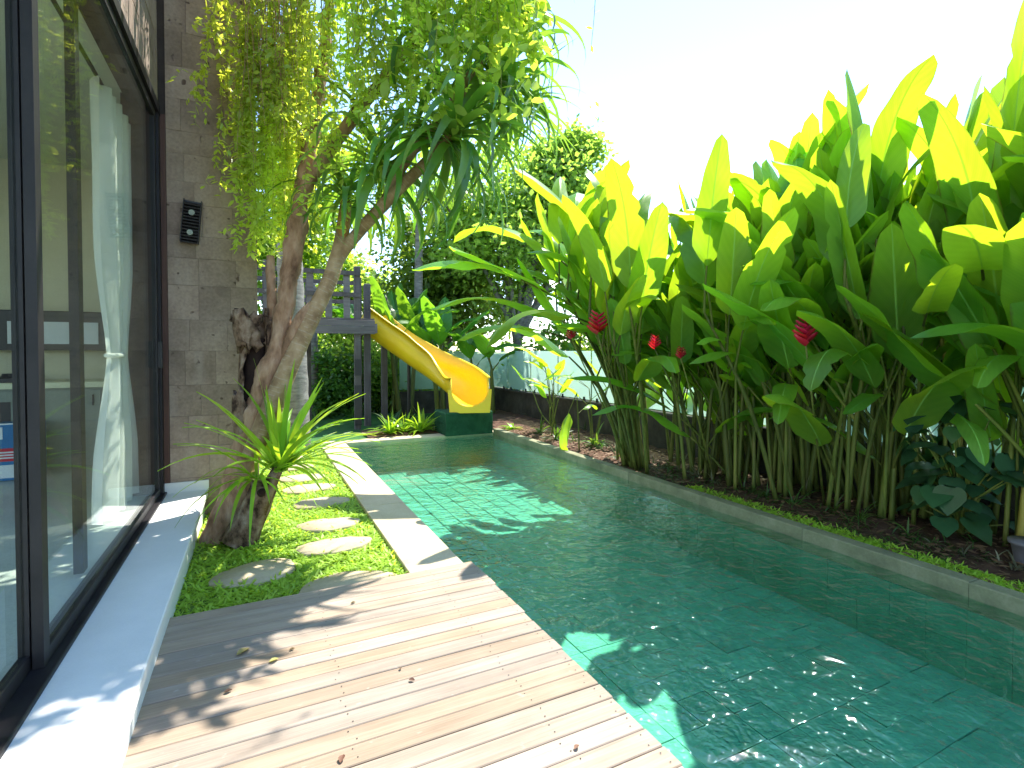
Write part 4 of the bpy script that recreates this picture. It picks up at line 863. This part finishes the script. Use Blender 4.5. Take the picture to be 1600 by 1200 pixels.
def strands(px0, px1, n, ye, dd=(4.8, 5.5)):
    o = []
    for _ in range(n):
        d_ = random.uniform(*dd); p = atD(random.uniform(px0, px1), 0, d_); pe = atD(400, random.uniform(*ye), d_); p.y = min(p.y, WALL_Y - .2); o.append(((p.x, p.y, 5.95), max(pe.z, 2.1)))
    return o
for px0, px1, n, ye, ba in ((345, 385, 7, (60, 330), 0), (380, 420, 15, (230, 430), .42), (415, 450, 15, (260, 450), .45), (440, 480, 15, (220, 420), .35), (475, 520, 14, (150, 380), .05), (515, 560, 15, (140, 330), 0), (555, 610, 15, (80, 300), 0), (605, 660, 15, (60, 260), 0), (655, 720, 14, (30, 220), 0), (715, 800, 14, (20, 140), 0)):
    creeper(strands(px0, px1, n, ye, (4.8, 5.5) if px1 < 500 else (4.4, 4.95)), LC, 'green creeper strands hanging before the tree', bare=ba, density=48 if px1 < 500 else 40)
creeper(strands(385, 480, 75, (90, 260), (4.6, 5.2)), 'curtain of bare brown dry creeper stems hanging above the hollow trunk', None, density=4, stemmat='vine_stem', bare=.4, swing=.03)
creeper(strands(540, 830, 24, (10, 200), (4.35, 4.8)), 'creeper with larger oval leaves hanging before the strap leaved crown', None, leafL=(.09, .17), leafW=(.022, .042), density=16)
p = atD(926, -60, 4.3)
cr = thing('hanging_twig', (p.x, p.y, 5.95), 'single thin leafy twig dangling alone against the open sky', 'twig'); b = MB(); b.tube(*smoothpts([(1.9, 4.3, 6.0), (p.x - .1, p.y, 5.95), p, atD(930, 0, 4.3), atD(923, 80, 4.3)], [.005, .004, .004, .003, .002], 4), 4); put('stem', b.me('stem'), 'vine_stem', cr)
V, F, uv = blades(np.array([atD(929, 20, 4.3), atD(926, 45, 4.3), atD(924, 70, 4.3), atD(929, 10, 4.3)]), np.array([(1., 0, .8), (-1, 0, .1), (.2, 0, -1), (-.5, 0, -.5)]), .07, .012, 3, .2, prof=[.2, 1, .8, .05]); put('foliage', mesh('foliage', V, F, uv), 'vine', cr)

# ------------------------------------------------------------------ background trees and shrubs
def leafy(name, base, H, crown, label, cat, grp=None, n=9000, lsz=(.07, .14), mat='crown', trunk_r=.12, limbs=9, clusters=60, shell_=.55, trunkmat='palm_bark', wr=.42):
    """crown = list of (centre, radii); clumps of leaves spread through each ellipsoid, limbs reaching into them"""
    base = Vector(base); root = thing(name, base, label, cat, grp); b = MB(); Cs = []
    for (c, r) in crown:
        for _ in range(clusters // len(crown)):
            d = rdir(1)[0]; k = random.uniform(shell_, 1.) ; Cs.append((Vector(c) + Vector((d[0] * r[0] * k, d[1] * r[1] * k, d[2] * r[2] * k)), (r[0] + r[1] + r[2]) / 3))
    ctr = Vector(crown[0][0])
    fork = base.lerp(ctr, .55) if H > 2 else base.lerp(ctr, .3); b.tube(*smoothpts([base, base.lerp(fork, .5) + Vector((random.gauss(0, .08), random.gauss(0, .08), 0)), fork], [trunk_r, trunk_r * .8, trunk_r * .65], 4), 9, wob=.05)
    for c, r in random.sample(Cs, min(limbs, len(Cs))):
        b.tube(*smoothpts([fork.lerp(base, random.uniform(0, .25)), fork.lerp(c, .5) + Vector((0, 0, r * .1)), c], [trunk_r * .45, trunk_r * .28, trunk_r * .08], 4), 6)
    put('trunk', b.me('trunk', True), trunkmat, root)
    per = n // len(Cs); P = np.concatenate([np.array(c) + rng.normal(0, 1, (per, 3)) * np.array([r * .24, r * .24, r * .19]) * random.uniform(.5, 1.4) for c, r in Cs]); m = len(P)
    V, F, uv = blades(P, rdir(m, -.9, .5), rng.uniform(*lsz, m), rng.uniform(*lsz, m) * wr, 2, .4, prof=[.3, 1, .05], twist=.5); put('crown', mesh('crown', V, F, uv), mat, root); return root
c = atD(800, 560, 17); base = (c.x, c.y, -.1)
leafy('broadleaf_tree', base, 8, [(atD(815, 420, 17), (3.2, 2.2, 2.3)), (atD(865, 320, 17.5), (2.3, 2., 2.3)), (atD(770, 330, 17), (2.6, 2., 2.2)), (atD(930, 330, 17.5), (1.0, 1., 1.2)), (atD(880, 250, 17.5), (1.1, 1., .9))], 'tall spreading broadleaf tree rising behind the slide and the glass fence', 'tree', n=34000, lsz=(.11, .21), clusters=150, limbs=30, trunk_r=.2, shell_=.2)
c = atD(690, 560, 19); leafy('broadleaf_tree', (c.x, c.y, -.1), 7, [(atD(700, 480, 19), (2.6, 2, 2)), (atD(690, 400, 19), (2.2, 2, 1.9))], 'darker leafy tree behind the banana plants beyond the tower', 'tree', n=13000, lsz=(.12, .24), clusters=60, mat='crown_d', limbs=14, shell_=.3)
c = atD(560, 560, 20); leafy('broadleaf_tree', (c.x, c.y, -.1), 7, [(atD(545, 520, 20), (2.6, 2, 2.4)), (atD(520, 450, 20), (2.2, 2, 1.9))], 'leafy tree seen through the legs and rails of play tower', 'tree', n=10000, lsz=(.14, .26), clusters=50, mat='crown', limbs=12, shell_=.3)
c = atD(410, 560, 15); leafy('broadleaf_tree', (c.x, c.y, -.1), 7, [(atD(415, 470, 15), (1.8, 1.6, 2.2)), (atD(430, 350, 15.), (1.8, 1.6, 2.)), (atD(480, 260, 15.), (2.0, 1.6, 2.))], 'yellow green leafy tree between stone wall and hollow trunk', 'tree', n=12000, lsz=(.1, .2), clusters=60, mat='shrub', limbs=12, shell_=.3)
shr = [(850, 575, 15.5, 1.6, 1.2), (950, 565, 14, 1.5, 1.3), (905, 540, 16.5, 1.8, 1.5), (1040, 560, 12.5, 1.4, 1.5), (1150, 560, 11, 1.4, 1.5), (1260, 555, 9.8, 1.2, 1.5), (1370, 555, 9.0, 1.2, 1.5), (1480, 550, 8.3, 1.1, 1.5), (1590, 550, 7.8, 1.1, 1.5)]
for i, (px, py, d_, rx, rz) in enumerate(shr):
    c = atD(px, py, d_); c.x = max(c.x, FX + .6 + rx * .9); leafy('shrub', (c.x, c.y, -.1), 1.5, [((c.x, c.y, 1.1), (rx, rx, rz))], 'bushy green shrub growing outside the frosted glass fence', 'shrub', 'shrubs outside the glass fence', n=3200, lsz=(.10, .2), clusters=26, mat='shrub', trunk_r=.05, limbs=8, shell_=.3)
for i, (px, py, d_, rx, rz) in enumerate(((525, 620, 14.0, .9, .9), (555, 610, 14.6, 1., 1.3), (480, 610, 14.3, .9, 1.2), (615, 600, 15.0, 1., 1.1), (500, 600, 15.6, 1.2, 1.5), (580, 600, 16., 1.3, 1.5), (650, 600, 15.6, 1., 1.2))):
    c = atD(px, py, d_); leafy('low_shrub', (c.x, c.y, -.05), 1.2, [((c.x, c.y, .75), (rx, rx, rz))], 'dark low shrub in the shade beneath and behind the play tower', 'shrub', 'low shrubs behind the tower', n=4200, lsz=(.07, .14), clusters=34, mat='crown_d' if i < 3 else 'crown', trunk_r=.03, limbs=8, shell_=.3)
# palm trunks behind the tree
def palm(px, py, d_, rtop, r0, top, lab, fronds=0):
    c = atD(px, py, d_); c.z = -.05; root = thing('palm_tree', c, lab, 'palm'); t = Vector(top); b = MB(); P, r = smoothpts([c, c.lerp(t, .5), t], [r0, (r0 + rtop) / 2, rtop], 10); r = [q * (1 + .05 * (i % 2)) for i, q in enumerate(r)]
    b.tube(P, r, 12, wob=.02); put('trunk', b.me('trunk', True), 'palm_bark', root)
    for k in range(fronds):
        a = k * 2.399; pts = [t, t + Vector((math.cos(a) * .7, math.sin(a) * .7, .75)), t + Vector((math.cos(a) * 1.5, math.sin(a) * 1.5, .5)), t + Vector((math.cos(a) * 2.0, math.sin(a) * 2.0, -.3))]; P, r = smoothpts(pts, [.02, .015, .01, .004], 8)
        b = MB(); b.tube(P, r, 4); n = len(P); PT = []; DT = []
        for i in range(3, n):
            d = (P[min(i + 1, n - 1)] - P[i - 1]).normalized(); s_ = d.cross(Vector((0, 0, 1))).normalized()
            for sg in (-1, 1): PT.append(P[i]); DT.append(s_ * sg + d * .6 + Vector((0, 0, -.25)))
        V, F, uv = blades(np.array(PT), np.array(DT), .5, .018, 4, .8); b.add([tuple(v) for v in V], F.tolist(), [tuple(u) for u in uv], 1); put('frond', b.me('frond'), ['heli_stem', 'strap'], root)
palm(462, 690, 8.6, .19, .24, atD(452, 380, 8.8), 'thick grey palm trunk standing close behind the hollow tree')
palm(491, 640, 13.6, .10, .13, atD(488, 440, 13.6), 'slim grey palm trunk between tower legs')
palm(652, 640, 15, .10, .14, atD(655, 330, 15), 'slender palm trunk rising behind the slide', 10)
# banana plants behind the slide
BL = [big_leaf(.35, random.uniform(1.3, 1.7), random.uniform(.21, .27), random.uniform(.2, .5), random.choice([.5, .9, 1.3, 1.7]), random.uniform(.15, .5), .08, 4, 24, .02, 100 + k) for k in range(6)]
def banana(px, py, d_, H, leaves, lab):
    c = atD(px, py, d_); c.z = 0; root = thing('banana_plant', c, lab, 'banana plant')
    for s in range(2):
        b_ = c + Vector((random.gauss(0, .22), random.gauss(0, .2), -.03)); t = b_ + Vector((random.gauss(0, .1), random.gauss(0, .1), H * random.uniform(.85, 1))); b = MB(); b.tube(*smoothpts([b_, b_.lerp(t, .5), t], [.07, .06, .03], 4), 9); put('stem', b.me('stem', True), 'heli_stem', root)
        for k in range(leaves):
            put('leaf', BL[random.randrange(6)], ['banana', 'heli_stem'], root, T(*(t - Vector((0, 0, .08 * k)))) @ Matrix.Rotation(k * 2.2 + random.uniform(-.4, .4), 4, 'Z') @ Matrix.Rotation(-random.uniform(-.1, .35), 4, 'X') @ Matrix.Diagonal((.95,) * 3 + (1,)))
    return root
banana(640, 640, 13.2, 1.9, 4, 'banana plant with upright leaves right behind the slide chute')
banana(700, 640, 13.6, 1.7, 4, 'banana plant with drooping leaves between slide and glass fence')
banana(610, 640, 14.2, 2.2, 4, 'banana plant half hidden behind the slide top and tower post')
banana(770, 640, 14.0, 1.3, 3, 'short banana plant at the corner of the glass fence')

# ------------------------------------------------------------------ labels that follow the order along a row
NUM = ['first', 'second', 'third', 'fourth', 'fifth', 'sixth', 'seventh', 'eighth', 'ninth', 'tenth', 'eleventh', 'twelfth', 'thirteenth', 'fourteenth', 'fifteenth', 'sixteenth', 'seventeenth', 'eighteenth', 'nineteenth', 'twentieth', 'twenty-first', 'twenty-second', 'twenty-third', 'twenty-fourth', 'twenty-fifth', 'twenty-sixth']
def number(objs, key, text):
    for i, o in enumerate(sorted(objs, key=key)): o['label'] = text % NUM[i]
def by_group(g): return [o for o in col.objects if o.get('group') == g]

number(by_group('heliconia clumps along the flower bed'), lambda o: -o.location.y, 'dense upright heliconia clump, %s along the bed after the one arching over the pool')
number(by_group('green creeper strands hanging before the tree'), lambda o: o.location.x, 'bright green small leafed hanging creeper, %s in the row counted from the stone wall')
number(by_group('shrubs outside the glass fence'), lambda o: -o.location.y, 'bushy shrub outside the frosted glass fence, %s counted from the slide end')
number(by_group('lilies at the far pool edge'), lambda o: o.location.x, 'broad strap leafed lily on the far pool edge, %s counted from the tower post')
number(by_group('low shrubs behind the tower'), lambda o: o.location.x, 'dark low shrub shaded behind the play tower, %s counted from the grey palm trunk')
number(by_group('grassy tufts edging the flower bed'), lambda o: -o.location.y, 'small arching grassy tuft edging the flower bed soil, %s counted from the slide')
